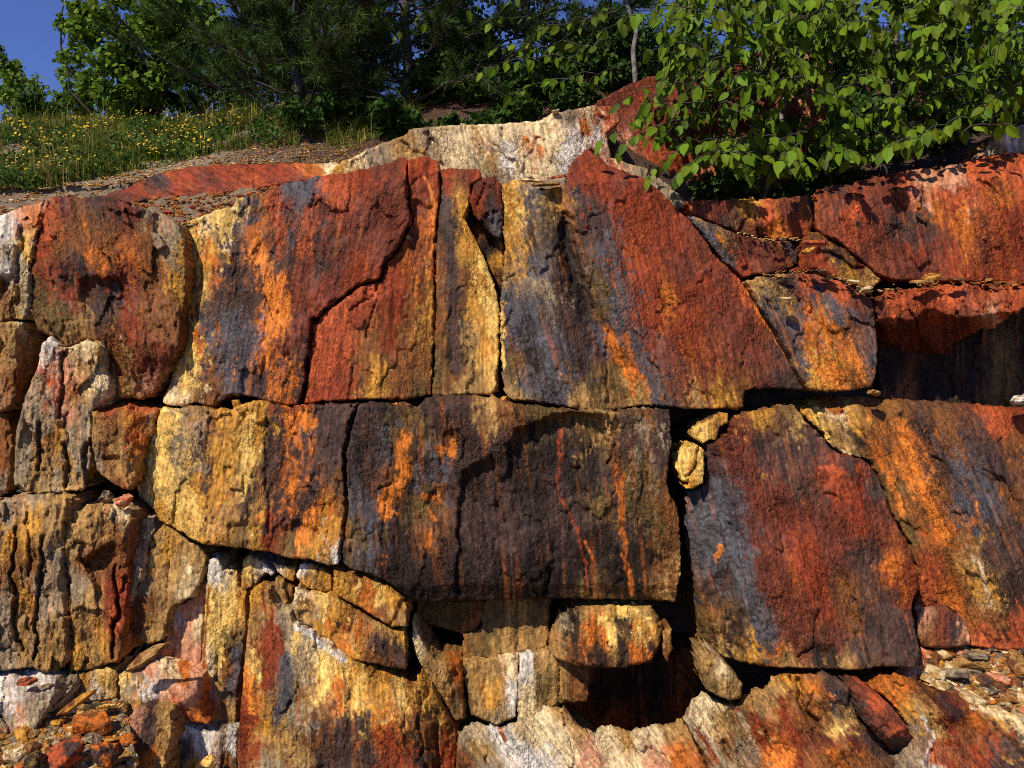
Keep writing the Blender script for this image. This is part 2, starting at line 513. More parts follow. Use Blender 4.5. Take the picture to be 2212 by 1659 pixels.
block("rock_slab", "big purple-grey slab with orange flecks and a pale yellow left edge, upper course",
      "397,482 430,470 465,455 505,445 512,427 573,417 610,397 653,390 700,378 737,376 771,369 837,353 867,338 880,342 876,390 879,427 886,477 873,497 853,540 829,563 821,600 776,612 740,640 700,668 684,686 670,683 663,766 653,840 643,873 617,876 567,863 527,853 493,853 480,863 467,878 443,876 423,868 400,875 360,876 350,870 367,830 380,780 393,726 400,696 405,640 405,573",
      "420,500,Y 440,480,c 480,470,Y 415,560,Y 430,620,t 410,660,Y 440,560,y 460,600,o 425,700,y 400,760,Y 440,740,o 380,840,c 410,800,Y 450,700,b 470,640,d 500,560,d 520,480,b 560,470,n 540,520,o 600,450,R 650,420,b 560,560,O 520,620,d 500,700,b 480,760,b 440,800,d 450,850,n 520,800,b 560,700,o 590,620,O 600,680,O 570,760,O 620,740,m 600,820,o 560,830,d 640,800,d 650,700,m 620,560,d 660,520,R 700,480,m 720,420,R 760,400,r 820,380,m 860,360,m 900,350,r 740,560,m 780,500,m 840,450,m 830,520,m 720,620,m 680,640,r 640,600,m 780,580,r 480,510,d 690,560,d 610,500,d 570,620,d 540,660,d 540,740,b",
      ang=R_(-9), thick=.5, fleck=.44,
      feats=[('cre', .0016, (505, 440, 425, 880)), ('cre', .0045, (880, 385, 500, 430)), ('crk', 3, .015, "876,390 880,430"), ('crk', 3, .012, "580,700 566,860")],
      strokes=[('O', 7, "600,640 590,700 575,790"), ('O', 6, "548,560 560,500"), ('R', 5, "610,470 600,560"), ('O', 6, "620,640 610,740")])
block("rock_slab", "brick-red triangular slab set back behind the flecked slab's right edge",
      "884,343 924,337 947,348 950,420 941,490 936,553 938,640 935,760 931,853 880,862 780,863 720,866 658,871 668,800 678,700 690,690 706,674 744,646 780,618 826,606 835,568 860,546 880,503 892,480 884,427 881,390",
      "880,360,r 920,400,r 905,450,m 900,520,m 940,470,o 880,545,o 860,580,r 800,620,R 740,680,R 700,740,R 690,800,R 680,850,r 750,740,R 720,800,r 780,660,r 800,720,n 850,660,r 830,760,n 880,700,n 900,620,n 922,680,y 790,800,n 800,830,y 740,840,r 860,830,n 910,800,n 905,840,v 720,720,R 840,620,r 850,720,r",
      off=.03, ang=R_(-4), rough=.7, thick=.45, smooth=.7,
      feats=[('cre', .0005, (785, 880, 830, 560)), ('crk', 3, .02, "760,668 800,640 822,606"), ('crk', 3, .02, "812,600 805,680 796,730"), ('cre', .005, (950, 372, 880, 360)), ('pit', .02, 8, "885,430 893,480 880,520 905,555 925,500 935,440")],
      strokes=[('O', 4, "918,385 940,440 936,520 932,600"), ('c', 3, "870,505 885,520"), ('y', 7, "805,770 808,840")])
block("rock_slab", "brown and yellow streaked panel right of the thin vertical crack, upper course",
      "953,366 985,364 1035,366 1040,385 1016,400 1012,445 1002,470 1023,510 1048,560 1067,615 1077,655 1078,700 1077,760 1070,845 1058,853 1000,852 937,858 940,760 943,640 941,553 946,490 955,420",
      "960,370,r 1010,375,m 1030,380,r 960,440,d 975,500,k 970,560,d 955,600,n 950,700,n 985,640,k 985,700,k 980,760,k 985,820,n 960,800,v 1000,440,y 1010,520,y 1012,600,n 1040,580,Y 1060,640,Y 1030,680,y 1010,740,t 1050,740,y 1065,800,Y 1040,830,t 1000,840,t 1070,720,Y 1030,620,y",
      off=.035, ang=R_(-2), rough=.65, thick=.45, smooth=.8,
      feats=[('cre', .0005, (1000, 440, 1010, 860)), ('cre', .005, (1040, 385, 950, 380))],
      strokes=[('d', 11, "972,480 975,600 982,720 985,800"), ('y', 6, "1003,450 1020,560 1060,640")])
block("rock_chunk", "purple-grey wedge of rock jammed at the top of the dark notch",
      "1032,386 1070,380 1083,400 1086,445 1088,490 1080,515 1064,508 1046,488 1022,466 1016,430 1022,402",
      "1040,400,m 1060,440,d 1072,480,b 1030,440,r 1050,495,k 1075,420,m", off=.05, rough=1.3, thick=.2, ang=R_(-5),
      feats=[('crk', 4, .02, "1040,400 1030,440")])
block("rock_chunk", "brown and yellow broken rock filling the dark notch beside the yellow streaked panel",
      "1006,462 1030,462 1052,488 1082,512 1091,530 1087,600 1082,656 1068,612 1048,558 1024,508", "1020,475,k 1040,500,n 1060,530,k 1070,560,y 1080,590,n 1078,630,k 1050,515,k", off=.13, rough=1.8, thick=.2, fac=1.5, rnd=12)
block("rock_block", "pyramid-shaped block, blue-grey left and brick red right, upper course",
      "1086,398 1114,388 1148,398 1160,412 1198,404 1222,398 1226,372 1237,348 1262,327 1275,324 1290,336 1310,354 1347,370 1387,383 1424,410 1454,443 1475,462 1510,500 1545,552 1598,604 1638,664 1678,724 1700,766 1722,810 1742,843 1700,839 1655,839 1610,842 1604,882 1541,883 1474,881 1437,876 1370,876 1304,888 1247,883 1187,873 1104,863 1092,850 1088,800 1082,760 1082,660 1088,600 1092,530 1090,470",
      "1100,400,y 1110,440,Y 1097,500,y 1120,520,y 1100,580,t 1105,640,b 1105,700,b 1112,780,v 1130,840,b 1120,860,t 1150,430,b 1150,500,d 1160,560,b 1170,620,g 1200,680,d 1190,740,b 1220,800,b 1180,840,b 1250,865,t 1180,440,t 1170,412,c 1200,430,y 1180,460,v 1220,500,k 1225,560,k 1240,610,k 1260,660,k 1285,720,b 1250,480,d 1255,420,b 1240,380,r 1270,340,r 1290,400,r 1270,440,d 1290,500,d 1310,560,b 1290,600,v 1300,660,v 1320,720,o 1340,760,o 1370,820,o 1330,820,v 1290,840,v 1370,862,t 1330,650,b 1360,700,b 1390,760,b 1420,840,b 1320,440,r 1340,500,r 1400,460,r 1440,520,r 1480,560,m 1380,560,r 1400,600,r 1440,640,o 1470,700,r 1400,680,r 1440,760,m 1500,640,r 1550,680,m 1600,700,m 1500,760,r 1540,800,m 1480,840,m 1600,780,m 1650,780,m 1690,820,d 1560,600,m 1620,650,R 1600,870,n 1560,860,y 1500,870,t 1340,390,m 1700,800,d 1230,740,d 1240,680,d 1210,620,d 1140,680,b 1150,780,k 1260,790,d 1360,430,r 1420,590,r 1540,640,r",
      ang=R_(14), thick=.55, fleck=.27,
      feats=[('cre', .0005, (1510, 880, 1330, 360)), ('crk', 26, .07, "1205,420 1225,520 1255,640 1300,720 1345,860"), ('crk', 10, .03, "1222,470 1232,600"),
             ('crk', 3, .02, "1312,720 1308,780 1312,870"), ('cre', .004, (1240, 400, 1090, 410)), ('bmp', .05, 1200, 760, 70, 110), ('bmp', .04, 1270, 350, 30, 60), ('scp', .03, "1430,620 1480,650 1490,700 1450,680")],
      strokes=[('O', 7, "1318,720 1340,780 1372,850"), ('O', 4, "1598,600 1636,668 1670,720 1692,762"), ('O', 9, "1436,632 1460,650"), ('k', 12, "1212,470 1228,560 1250,640"), ('y', 8, "1097,410 1108,470 1095,540"), ('R', 4, "1315,560 1325,620"), ('Y', 5, "1084,660 1086,800")])
block("rock_block", "grey block with orange and yellow rust runs, right end of the upper course",
      "1612,606 1640,602 1700,592 1760,586 1825,612 1868,636 1886,652 1891,700 1896,760 1893,800 1882,834 1850,842 1790,845 1762,842 1748,843 1726,808 1704,764 1682,722 1642,662",
      "1640,610,t 1680,640,t 1660,650,b 1700,620,d 1740,600,R 1800,630,R 1760,640,b 1800,680,b 1740,680,o 1850,660,m 1880,700,d 1820,720,o 1850,780,O 1880,780,b 1840,740,d 1770,720,o 1770,780,O 1720,700,b 1700,740,d 1730,780,b 1760,820,y 1800,820,O 1860,820,n 1780,760,y 1790,700,t 1830,680,b",
      off=.03, ang=R_(22), thick=.5,
      feats=[('scp', .04, "1640,640 1675,650 1690,700 1660,690"), ('cre', .0035, (1880, 650, 1610, 604)), ('crk', 3, .012, "1775,700 1770,790")],
      strokes=[('O', 7, "1770,680 1790,740 1800,800"), ('O', 9, "1830,740 1862,810"), ('o', 6, "1766,640 1780,690"), ('b', 8, "1790,640 1820,700")])
block("rock_chunk", "dark red lumpy rock under the birch leaves, left of the big red block",
      "1478,436 1540,432 1608,431 1708,428 1752,419 1757,473 1754,495 1744,513 1704,516 1640,515 1590,500 1540,480 1500,465",
      "1500,445,m 1560,450,m 1620,440,y 1660,470,R 1700,460,m 1740,440,k 1720,500,r 1640,500,m 1580,480,d 1680,490,O",
      off=.16, rough=1.6, ang=R_(10), feats=[('crk', 4, .03, "1610,432 1615,470 1600,500"), ('bmp', .05, 1660, 475, 60, 30)])
block("rock_chunk", "sloping red-brown rock with a grey stripe beside the pyramid block's upper right edge",
      "1480,466 1500,468 1540,484 1590,504 1640,520 1704,521 1722,535 1724,570 1690,585 1640,594 1606,598 1560,560 1530,520 1500,485",
      "1500,480,t 1530,500,b 1560,540,b 1620,540,m 1680,560,m 1600,570,r 1700,540,d 1548,520,y 1580,555,d",
      off=.11, rough=1.3, ang=R_(30), strokes=[('b', 8, "1490,470 1540,520 1580,570"), ('O', 4, "1545,505 1560,520")])
block("rock_chunk", "broken grey-red rock between the big red block and the block with rust runs",
      "1730,524 1758,500 1766,502 1815,530 1866,570 1886,590 1905,606 1880,625 1840,612 1765,582 1720,588 1705,585 1728,568",
      "1760,510,n 1790,520,n 1800,545,d 1850,570,m 1740,560,r 1720,580,r 1780,575,r 1840,590,y 1880,605,t", off=.14, rough=1.5, ang=R_(20),
      feats=[('crk', 4, .03, "1770,545 1820,560 1870,580")])
block("rock_block", "biggest brick-red rock block at the upper right corner, below the leaves",
      "1757,418 1774,408 1831,397 1908,380 1967,367 2041,363 2085,350 2128,337 2212,328 2330,318 2330,612 2212,612 2141,607 2041,609 1925,603 1890,588 1870,568 1820,528 1768,498 1762,473",
      "1790,430,m 1820,420,d 1850,450,r 1840,470,R 1855,500,R 1880,430,m 1920,400,m 1960,390,R 2000,400,p 2060,390,p 2100,360,R 2160,350,R 2200,360,R 1900,500,m 1950,480,d 1930,560,m 1980,540,r 2020,440,o 2060,440,r 2080,500,o 2140,440,R 2120,520,m 2180,480,r 2200,560,r 2140,580,r 2060,580,r 2000,580,m 1960,580,m 2150,420,o 1990,500,d 2260,450,r 2260,560,r 1860,540,m 2040,520,m 2300,380,R",
      off=.13, ang=R_(12), rough=1.2,
      feats=[('cre', .004, (2330, 355, 1760, 440)), ('crk', 3, .02, "2130,520 2140,607"), ('scp', .025, "1880,520 1950,480 2000,520 1960,580 1900,570")],
      strokes=[('R', 5, "1845,415 1850,460 1845,520"), ('r', 6, "1822,430 1826,500"), ('o', 6, "2080,440 2090,560"), ('R', 10, "2020,420 2070,430 2140,380")])
block("rock_block", "overhanging brick-red block above the black hollow at the right edge",
      "1896,645 1918,634 1975,626 2041,617 2141,614 2330,616 2330,640 2212,667 2190,677 2150,703 2108,714 2060,742 2052,775 2020,800 1990,792 1960,770 1930,742 1911,724 1901,690",
      "1910,650,m 1930,660,R 1980,640,R 2050,630,R 2120,640,R 2180,640,R 1930,700,m 2000,680,r 2080,690,m 2140,680,p 2040,740,m 2000,740,m 1960,700,m 2280,630,R",
      off=.0, rough=2.2, ang=R_(6), thick=.28, edge=7, fac=1.4,
      feats=[('cre', .0050, (1890, 690, 2060, 682)), ('scp', .05, "1960,690 1990,672 2060,676 2090,700 2050,730 1990,720"), ('cre', .003, (2330, 640, 1890, 655)), ('bmp', .03, 2010, 720, 18, 40)],
      strokes=[('R', 8, "1925,650 1930,690")])
block("rock_wall", "olive-brown back wall inside the black hollow at the right edge, deep shade painted in",
      "1890,690 2040,690 2330,640 2330,890 2200,885 2000,872 1900,866", "1930,800,k 2000,840,k 2100,800,k 2160,830,v 2250,800,k 1960,850,n 2060,760,k", off=.42, rough=1.2, thick=.2)  # near-black seeds paint the hollow's deep shade into the wall colour

# ---- middle course
block("rock_block", "yellow and brown mottled block left of the black crack, middle course",
      "347,884 393,884 417,878 460,885 497,887 520,875 540,868 567,863 587,875 620,882 667,878 737,875 770,874 755,913 741,970 741,1020 744,1106 738,1156 732,1189 730,1218 710,1223 673,1209 633,1206 583,1194 533,1186 493,1181 457,1178 433,1174 413,1163 377,1139 343,1126 335,1102 302,1078 296,1045 306,1000 319,955 336,925",
      "360,900,Y 380,930,Y 330,960,Y 350,990,Y 320,1030,g 380,980,g 400,900,g 430,930,g 420,888,t 460,930,n 480,895,y 540,890,y 570,880,y 500,950,y 540,960,Y 440,990,d 470,1000,y 430,1040,y 360,1050,Y 390,1080,Y 420,1110,Y 360,1100,y 480,1060,y 470,1120,t 520,1030,Y 520,1080,t 550,1000,d 560,920,y 540,1060,d 560,1140,y 510,1150,v 600,900,d 600,960,d 625,925,O 650,915,O 660,890,r 700,900,d 720,950,d 640,960,d 600,1020,d 640,1020,o 630,1060,o 680,1040,d 720,1000,d 735,900,d 600,1100,d 640,1130,k 700,1100,o 590,1150,r 620,1170,v 660,1150,O 710,1120,y 730,1060,n 700,1180,y 720,1205,w 680,1000,d 660,1080,d 440,1150,y",
      off=-.06, ang=R_(-7), thick=.6, rough=1.15, fleck=.5,
      feats=[('cre', .0016, (420, 870, 395, 1150)), ('crk', 4, .015, "579,900 577,1000 585,1150"), ('scp', .03, "600,1140 650,1120 700,1140 680,1180 620,1190"), ('pit', .02, 12, "480,1130 540,1120 560,1160 500,1175")],
      strokes=[('O', 18, "630,912 665,912"), ('o', 8, "640,940 645,960"), ('Y', 14, "355,900 345,960 365,1040"), ('O', 7, "640,1000 632,1060"), ('Y', 8, "545,900 530,1000 520,1080")])
block("rock_block", "biggest dark brown-black block with orange smears, centre of middle course",
      "777,872 861,876 897,886 917,862 944,857 1000,856 1070,859 1104,872 1170,879 1237,887 1320,891 1397,884 1445,885 1450,953 1438,1036 1450,1073 1464,1100 1470,1173 1470,1239 1457,1301 1434,1298 1370,1296 1237,1293 1137,1293 1070,1296 997,1296 930,1302 894,1299 864,1276 830,1253 797,1239 757,1229 741,1219 741,1190 748,1150 753,1100 750,1020 751,970 764,915",
      "800,890,d 840,900,k 790,940,d 780,1000,k 830,960,b 850,920,v 880,940,n 900,920,v 940,880,d 1000,900,d 1050,880,t 1100,890,n 1170,890,v 1250,900,v 1320,910,t 1390,900,n 1430,920,d 1430,980,d 1390,960,g 1350,960,d 1380,1040,v 1400,1100,v 1440,1120,n 870,1000,n 840,1050,n 830,1090,o 890,1020,k 930,980,b 950,970,n 980,955,n 960,1010,b 920,1040,b 900,1080,v 940,1080,n 970,1060,d 1000,980,d 1010,1040,k 780,1060,b 790,1120,b 770,1160,v 820,1140,k 800,1180,b 860,1140,k 880,1180,k 840,1220,k 920,1170,n 930,1200,k 900,1260,k 940,1240,k 990,1200,k 1040,1100,d 1040,1180,d 1100,1000,k 1150,950,k 1200,1000,k 1150,1060,k 1260,980,k 1200,1080,d 1220,940,k 1280,1040,k 1100,1140,d 1080,1220,k 1150,1200,k 1160,1260,k 1200,1150,d 1250,1120,d 1250,1180,k 1290,1200,k 1300,1100,v 1320,1050,d 1340,1140,d 1350,1200,k 1360,1260,k 1320,1260,k 1400,1200,k 1430,1240,n 1450,1270,t 1280,1280,v 1240,1240,k 960,900,k 1050,960,d 860,1060,k 790,1050,d",
      off=-.08, ty=-.35, ang=R_(4), thick=.3, rough=1.25,
      feats=[('scp', .085, "1095,960 1112,922 1180,893 1240,888 1318,902 1322,960 1308,1010 1290,1060 1220,1090 1130,1095 1090,1040"), ('cre', .0042, (1450, 897, 1000, 880)), ('scp', .06, "1000,1010 1060,985 1100,1040 1090,1110 1030,1130 990,1090"),
             ('crk', 5, .04, "1000,1040 992,1150 988,1295"), ('crk', 4, .035, "1318,892 1326,950 1316,1000"), ('crk', 4, .03, "1190,1230 1180,1290"), ('crk', 3, .02, "1006,950 1000,990"), ('crk', 3, .02, "820,1058 845,1046"), ('cre', .0012, (880, 1260, 1460, 1262))],
      strokes=[('O', 15, "874,945 866,985 878,1020 850,1062 828,1090 832,1112"), ('O', 9, "985,950 975,985"), ('o', 8, "945,965 955,975"), ('o', 6, "1345,1030 1340,1130 1355,1220 1365,1285"), ('o', 4, "1325,1000 1330,1060"), ('r', 3, "1210,930 1205,1060 1250,1150 1270,1270"), ('o', 7, "930,1150 925,1180"), ('o', 8, "915,1070 950,1080"), ('o', 3, "1265,1170 1280,1210"), ('o', 5, "930,1100 940,1120")])
block("rock_block", "tall maroon wedge block with blue-grey left edge, right of the wide gap",
      "1617,890 1648,888 1674,880 1718,878 1738,908 1772,939 1795,969 1826,986 1862,991 1882,1006 1898,1038 1915,1075 1922,1108 1932,1124 1965,1180 1982,1239 1986,1266 1970,1306 1974,1346 1984,1389 1986,1433 1973,1443 1908,1439 1841,1449 1808,1446 1708,1443 1648,1439 1621,1433 1598,1429 1565,1419 1541,1406 1513,1399 1507,1339 1503,1279 1497,1239 1484,1189 1482,1140 1490,1086 1484,1062 1500,1060 1520,1050 1524,1010 1524,986 1543,958 1586,938 1594,908",
      "1530,1000,d 1560,1050,b 1580,1120,b 1600,1200,b 1620,1300,b 1660,1380,b 1510,1100,b 1520,1180,b 1540,1250,d 1530,1340,n 1550,1390,t 1520,1360,v 1580,1380,k 1600,920,m 1640,900,y 1650,960,d 1600,980,m 1580,1010,m 1630,1040,m 1700,920,d 1700,980,d 1760,960,d 1740,1040,d 1680,1080,m 1640,1140,m 1660,1220,m 1700,1300,m 1720,1380,m 1780,1000,m 1800,1020,R 1840,1000,d 1860,1040,r 1890,1060,d 1820,1080,r 1780,1120,m 1740,1180,r 1850,1120,r 1900,1140,m 1880,1200,d 1850,1220,d 1920,1220,o 1950,1260,r 1930,1300,d 1900,1340,d 1960,1380,d 1840,1300,n 1800,1360,m 1850,1400,d 1780,1420,k 1830,1430,t 1700,1430,t 1680,1420,o 1640,1420,y 1760,1260,r 1800,1180,m 1720,900,t",
      off=-.12, ang=R_(13), thick=.28, fleck=.27,
      feats=[('cre', .0014, (1560, 960, 1690, 1440)), ('crk', 3, .025, "1765,1320 1768,1360 1750,1400 1720,1420"), ('scp', .03, "1740,1395 1800,1390 1820,1440 1720,1440"), ('cre', .0016, (1995, 1320, 1890, 990)), ('cre', .0045, (1720, 895, 1590, 905)), ('scp', .02, "1650,1290 1700,1280 1720,1330 1670,1330")],
      strokes=[('O', 6, "1556,1178 1558,1196 1545,1206"), ('b', 14, "1545,1040 1580,1160 1610,1280 1660,1400"), ('R', 7, "1780,1010 1820,1020"), ('o', 5, "1935,1200 1958,1300")])
block("rock_chip", "larger yellow broken chip wedged at the top of the wide black gap",
      "1501,953 1505,936 1518,916 1538,906 1550,898 1563,890 1573,900 1574,915 1556,925 1546,950 1520,957", "1520,930,Y 1540,915,y 1555,920,d 1562,900,y", off=-.04, thick=.25, rnd=4, rough=1.2, edge=6)
block("rock_chip", "yellow cracked chip stuck to the maroon wedge's upper left edge, beside the wide gap",
      "1466,985 1474,971 1499,963 1510,962 1521,972 1521,1016 1518,1044 1498,1056 1482,1056 1486,1040 1473,1037 1464,1012",
      "1480,990,Y 1492,1005,y 1482,1025,Y 1515,980,Y 1512,1030,Y 1495,1050,y", off=-.10, thick=.25, rnd=4, edge=3,
      feats=[('crk', 2.5, .04, "1508,962 1506,1000 1500,1024 1484,1044")])
block("rock_block", "orange-streaked block with purple-grey bands, right end of the middle course",
      "1723,874 1765,864 1785,857 1875,858 1941,865 2041,870 2141,878 2212,882 2330,888 2330,1420 2212,1404 2150,1402 2100,1395 2090,1350 2050,1312 1992,1310 1975,1306 1990,1266 1986,1239 1969,1179 1936,1122 1926,1106 1919,1073 1902,1036 1886,1003 1866,988 1829,983 1799,966 1776,936 1742,906",
      "1740,890,y 1770,920,Y 1760,900,Y 1800,880,o 1790,930,t 1810,980,t 1820,900,c 1840,900,y 1880,890,n 1850,940,k 1900,940,n 1860,980,n 1930,900,v 1950,900,n 1960,950,o 1980,1020,O 2010,1090,O 2040,1150,o 1900,1000,n 1920,1060,v 1940,1100,n 1900,1025,v 1960,1150,v 1980,1200,n 2010,1220,R 2050,1220,n 2000,920,d 2050,940,n 2060,1000,b 2020,1000,d 2060,1080,b 2100,1120,b 2120,960,d 2150,900,R 2190,900,r 2180,950,n 2150,1000,d 2180,1060,n 2130,1060,b 2200,1150,d 2150,1200,d 2120,1260,y 2140,1300,t 2100,1300,n 2050,1290,o 2020,1280,R 2150,1340,n 2180,1300,k 2170,1360,k 2100,1210,t 2080,1180,n 2200,1260,d 2130,1380,R 2200,1380,R 2280,1000,d 2280,1200,n 1990,1130,n 2030,1060,n",
      off=.07, ang=R_(24), thick=.4, fleck=.27,
      feats=[('crk', 3, .02, "1745,905 1790,955"), ('crk', 2.5, .015, "1790,930 1802,970"), ('cre', .0045, (2330, 905, 1725, 880)), ('bmp', .03, 2080, 1000, 60, 120), ('cre', .001, (1850, 880, 1990, 1300))],
      strokes=[('O', 11, "1950,920 1975,1000 2010,1090 2045,1160"), ('O', 8, "1920,1030 1950,1110"), ('o', 14, "1890,960 1905,1010"), ('c', 4, "1742,905 1800,970 1860,990"), ('Y', 9, "1765,900 1790,950"), ('O', 4, "2110,1085 2114,1110"), ('c', 5, "2105,1200 2130,1260 2140,1310"), ('o', 5, "2020,930 2036,960")])
block("rock_chunk", "low rounded dark brown rock at the foot of the orange-streaked block",
      "1990,1314 2050,1316 2078,1332 2094,1360 2096,1392 2050,1400 1990,1398 1980,1370 1978,1340",
      "2000,1325,p 2040,1345,m 2060,1360,d 2085,1385,p 2010,1385,n 2030,1365,m", off=.03, rough=1.0, rnd=20, thick=.3)

# ---- recess below the middle course
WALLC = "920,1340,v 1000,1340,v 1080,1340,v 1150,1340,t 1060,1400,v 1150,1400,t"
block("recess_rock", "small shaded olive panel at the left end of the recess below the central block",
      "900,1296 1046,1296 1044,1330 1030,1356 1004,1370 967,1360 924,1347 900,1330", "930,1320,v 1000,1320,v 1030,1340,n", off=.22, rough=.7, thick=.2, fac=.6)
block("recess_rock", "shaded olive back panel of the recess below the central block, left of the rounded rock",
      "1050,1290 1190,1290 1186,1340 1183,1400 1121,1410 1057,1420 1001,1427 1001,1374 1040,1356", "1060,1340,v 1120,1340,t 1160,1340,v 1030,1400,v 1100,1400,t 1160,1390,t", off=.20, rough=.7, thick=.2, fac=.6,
      feats=[('crk', 2.5, .015, "1122,1300 1120,1410")])
block("recess_rock", "sunlit grey-yellow block at the foot of the recess, left of its white seam",
      "998,1431 1051,1424 1119,1414 1120,1470 1114,1549 1074,1568 1047,1556 1017,1543 1003,1466", "1020,1450,t 1010,1500,v 1060,1450,t 1070,1490,y 1040,1520,t 1100,1440,c 1108,1500,w 1070,1550,g 1060,1520,y", off=.13, rough=1.1, thick=.25, ang=R_(8),
      feats=[('crk', 2.5, .012, "1052,1424 1045,1500")])
block("recess_rock", "sunlit pale block at the foot of the recess, right of its white seam",
      "1123,1415 1183,1404 1200,1420 1272,1440 1270,1516 1214,1519 1171,1539 1119,1556 1118,1500", "1135,1440,w 1140,1500,c 1170,1440,t 1170,1490,v 1200,1470,t 1190,1520,t 1240,1470,n 1130,1540,c", off=.14, rough=1.2, thick=.25,
      feats=[('crk', 2.5, .02, "1208,1440 1206,1520")])
block("rock_wedge", "leaning brown wedge between the recess and the stack of yellow slabs",
      "890,1340 901,1363 924,1406 947,1433 994,1431 998,1466 1002,1552 984,1556 951,1506 924,1459 911,1439 894,1406", "905,1400,c 930,1430,t 960,1460,t 985,1445,o 970,1510,n 990,1530,v", off=.04, rough=1.1, thick=.3,
      feats=[('cre', .0015, (985, 1560, 955, 1430))])
block("boulder", "rounded black and orange rock with a yellow crown lodged under the central block",
      "1188,1409 1201,1359 1214,1336 1234,1320 1257,1307 1297,1304 1371,1307 1407,1309 1427,1339 1431,1356 1424,1399 1407,1429 1371,1436 1354,1443 1247,1441 1231,1436 1204,1423",
      "1200,1380,t 1215,1345,g 1210,1415,t 1230,1430,n 1240,1340,k 1235,1380,k 1250,1410,k 1260,1320,t 1300,1315,t 1350,1315,Y 1400,1320,t 1275,1345,o 1310,1350,y 1300,1380,O 1320,1370,Y 1340,1345,k 1360,1340,k 1350,1390,k 1350,1420,k 1300,1420,k 1380,1350,Y 1390,1370,o 1400,1400,k 1380,1410,o 1415,1360,y 1285,1400,k 1270,1380,o 1410,1340,v",
      off=-.02, rnd=26, thick=.3, rough=1.1, feats=[('cre', .0022, (1240, 1310, 1240, 1440)), ('cre', .003, (1430, 1335, 1230, 1332))],
      strokes=[('Y', 7, "1300,1335 1318,1365 1322,1390"), ('O', 5, "1262,1350 1275,1390"), ('y', 7, "1375,1335 1400,1370"), ('o', 3, "1368,1350 1372,1420"), ('o', 3, "1255,1380 1265,1425")])
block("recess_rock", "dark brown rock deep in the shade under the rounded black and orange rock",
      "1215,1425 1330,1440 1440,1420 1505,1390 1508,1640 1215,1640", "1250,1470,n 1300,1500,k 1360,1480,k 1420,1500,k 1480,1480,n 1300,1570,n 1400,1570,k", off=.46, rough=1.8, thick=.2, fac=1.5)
block("rock_chip", "narrow brown chip beside the right end of the rounded black and orange rock",
      "1433,1362 1450,1358 1453,1400 1442,1432 1434,1420", "1440,1380,t 1445,1410,n", off=.03, thick=.2, rnd=5)
block("boulder", "tan angular boulder leaning in the dark at the foot of the wide black gap",
      "1509,1408 1541,1411 1565,1431 1591,1464 1604,1477 1601,1506 1581,1514 1555,1506 1525,1489 1518,1466 1512,1439", "1530,1430,t 1560,1450,c 1560,1480,t 1590,1490,t 1535,1470,v 1575,1500,t", off=-.16, rough=1.6, thick=.2, rnd=10)

# ---- stacked yellow slabs, lower left
block("rock_slab", "short bent yellow slab at the left end of the slab stack under the mottled block",
      "522,1272 525,1208 541,1201 567,1211 596,1238 588,1246 572,1236 553,1262 530,1272", "535,1220,Y 555,1215,c 580,1235,w 540,1250,t 530,1265,y", off=.04, thick=.25, rnd=6)
block("rock_slab", "small pale yellow slab piece under the mottled block, next to the bent slab",
      "592,1218 637,1224 635,1258 618,1250 600,1236", "605,1228,c 620,1235,t 630,1250,y", off=.05, thick=.25, rnd=5)
block("rock_slab", "yellow-brown slab piece, middle of the slab stack's top layer",
      "640,1248 650,1218 667,1215 706,1231 716,1250 716,1280 690,1277 660,1270", "655,1225,w 680,1240,t 700,1255,y 660,1260,y 690,1270,n", off=.02, thick=.25, rnd=6)
block("rock_slab", "orange and yellow slab closing the right end of the stack's top layer",
      "722,1232 741,1239 787,1250 837,1270 870,1294 879,1315 876,1355 847,1353 824,1342 794,1322 760,1304 737,1292 720,1283", "735,1250,y 770,1260,n 760,1285,y 790,1280,o 810,1290,Y 820,1320,n 850,1300,y 860,1330,n 800,1310,o 840,1330,y 868,1345,t 730,1280,y", off=-.03, thick=.3, rnd=8, ang=R_(5),
      feats=[('crk', 3, .02, "868,1300 845,1345")], strokes=[('o', 5, "800,1262 805,1320"), ('Y', 4, "775,1255 770,1290")])
block("rock_chip", "small tan tooth of rock hanging below the stack's top layer",
      "594,1250 612,1256 632,1268 634,1292 624,1303 604,1308 596,1293", "605,1270,t 625,1285,n 610,1300,t", off=.05, thick=.2, rnd=6)
block("rock_slab", "long yellow slab with dark purple patches, second layer of the slab stack",
      "638,1272 667,1281 717,1287 737,1300 771,1321 804,1341 844,1360 874,1362 877,1406 876,1447 864,1445 814,1435 781,1428 737,1415 717,1385 690,1375 670,1352 647,1347 634,1328 632,1303",
      "650,1285,c 690,1295,Y 660,1310,n 660,1335,t 690,1330,g 700,1360,y 740,1330,k 730,1310,y 760,1380,Y 750,1400,O 780,1350,o 770,1410,y 790,1340,t 810,1390,d 840,1400,d 830,1370,t 850,1430,k 870,1440,d 800,1420,n 860,1385,y 720,1340,o",
      off=-.02, thick=.3, rnd=8, ang=R_(4), strokes=[('d', 15, "805,1385 850,1410"), ('o', 5, "782,1330 772,1390"), ('Y', 7, "690,1290 700,1340")])
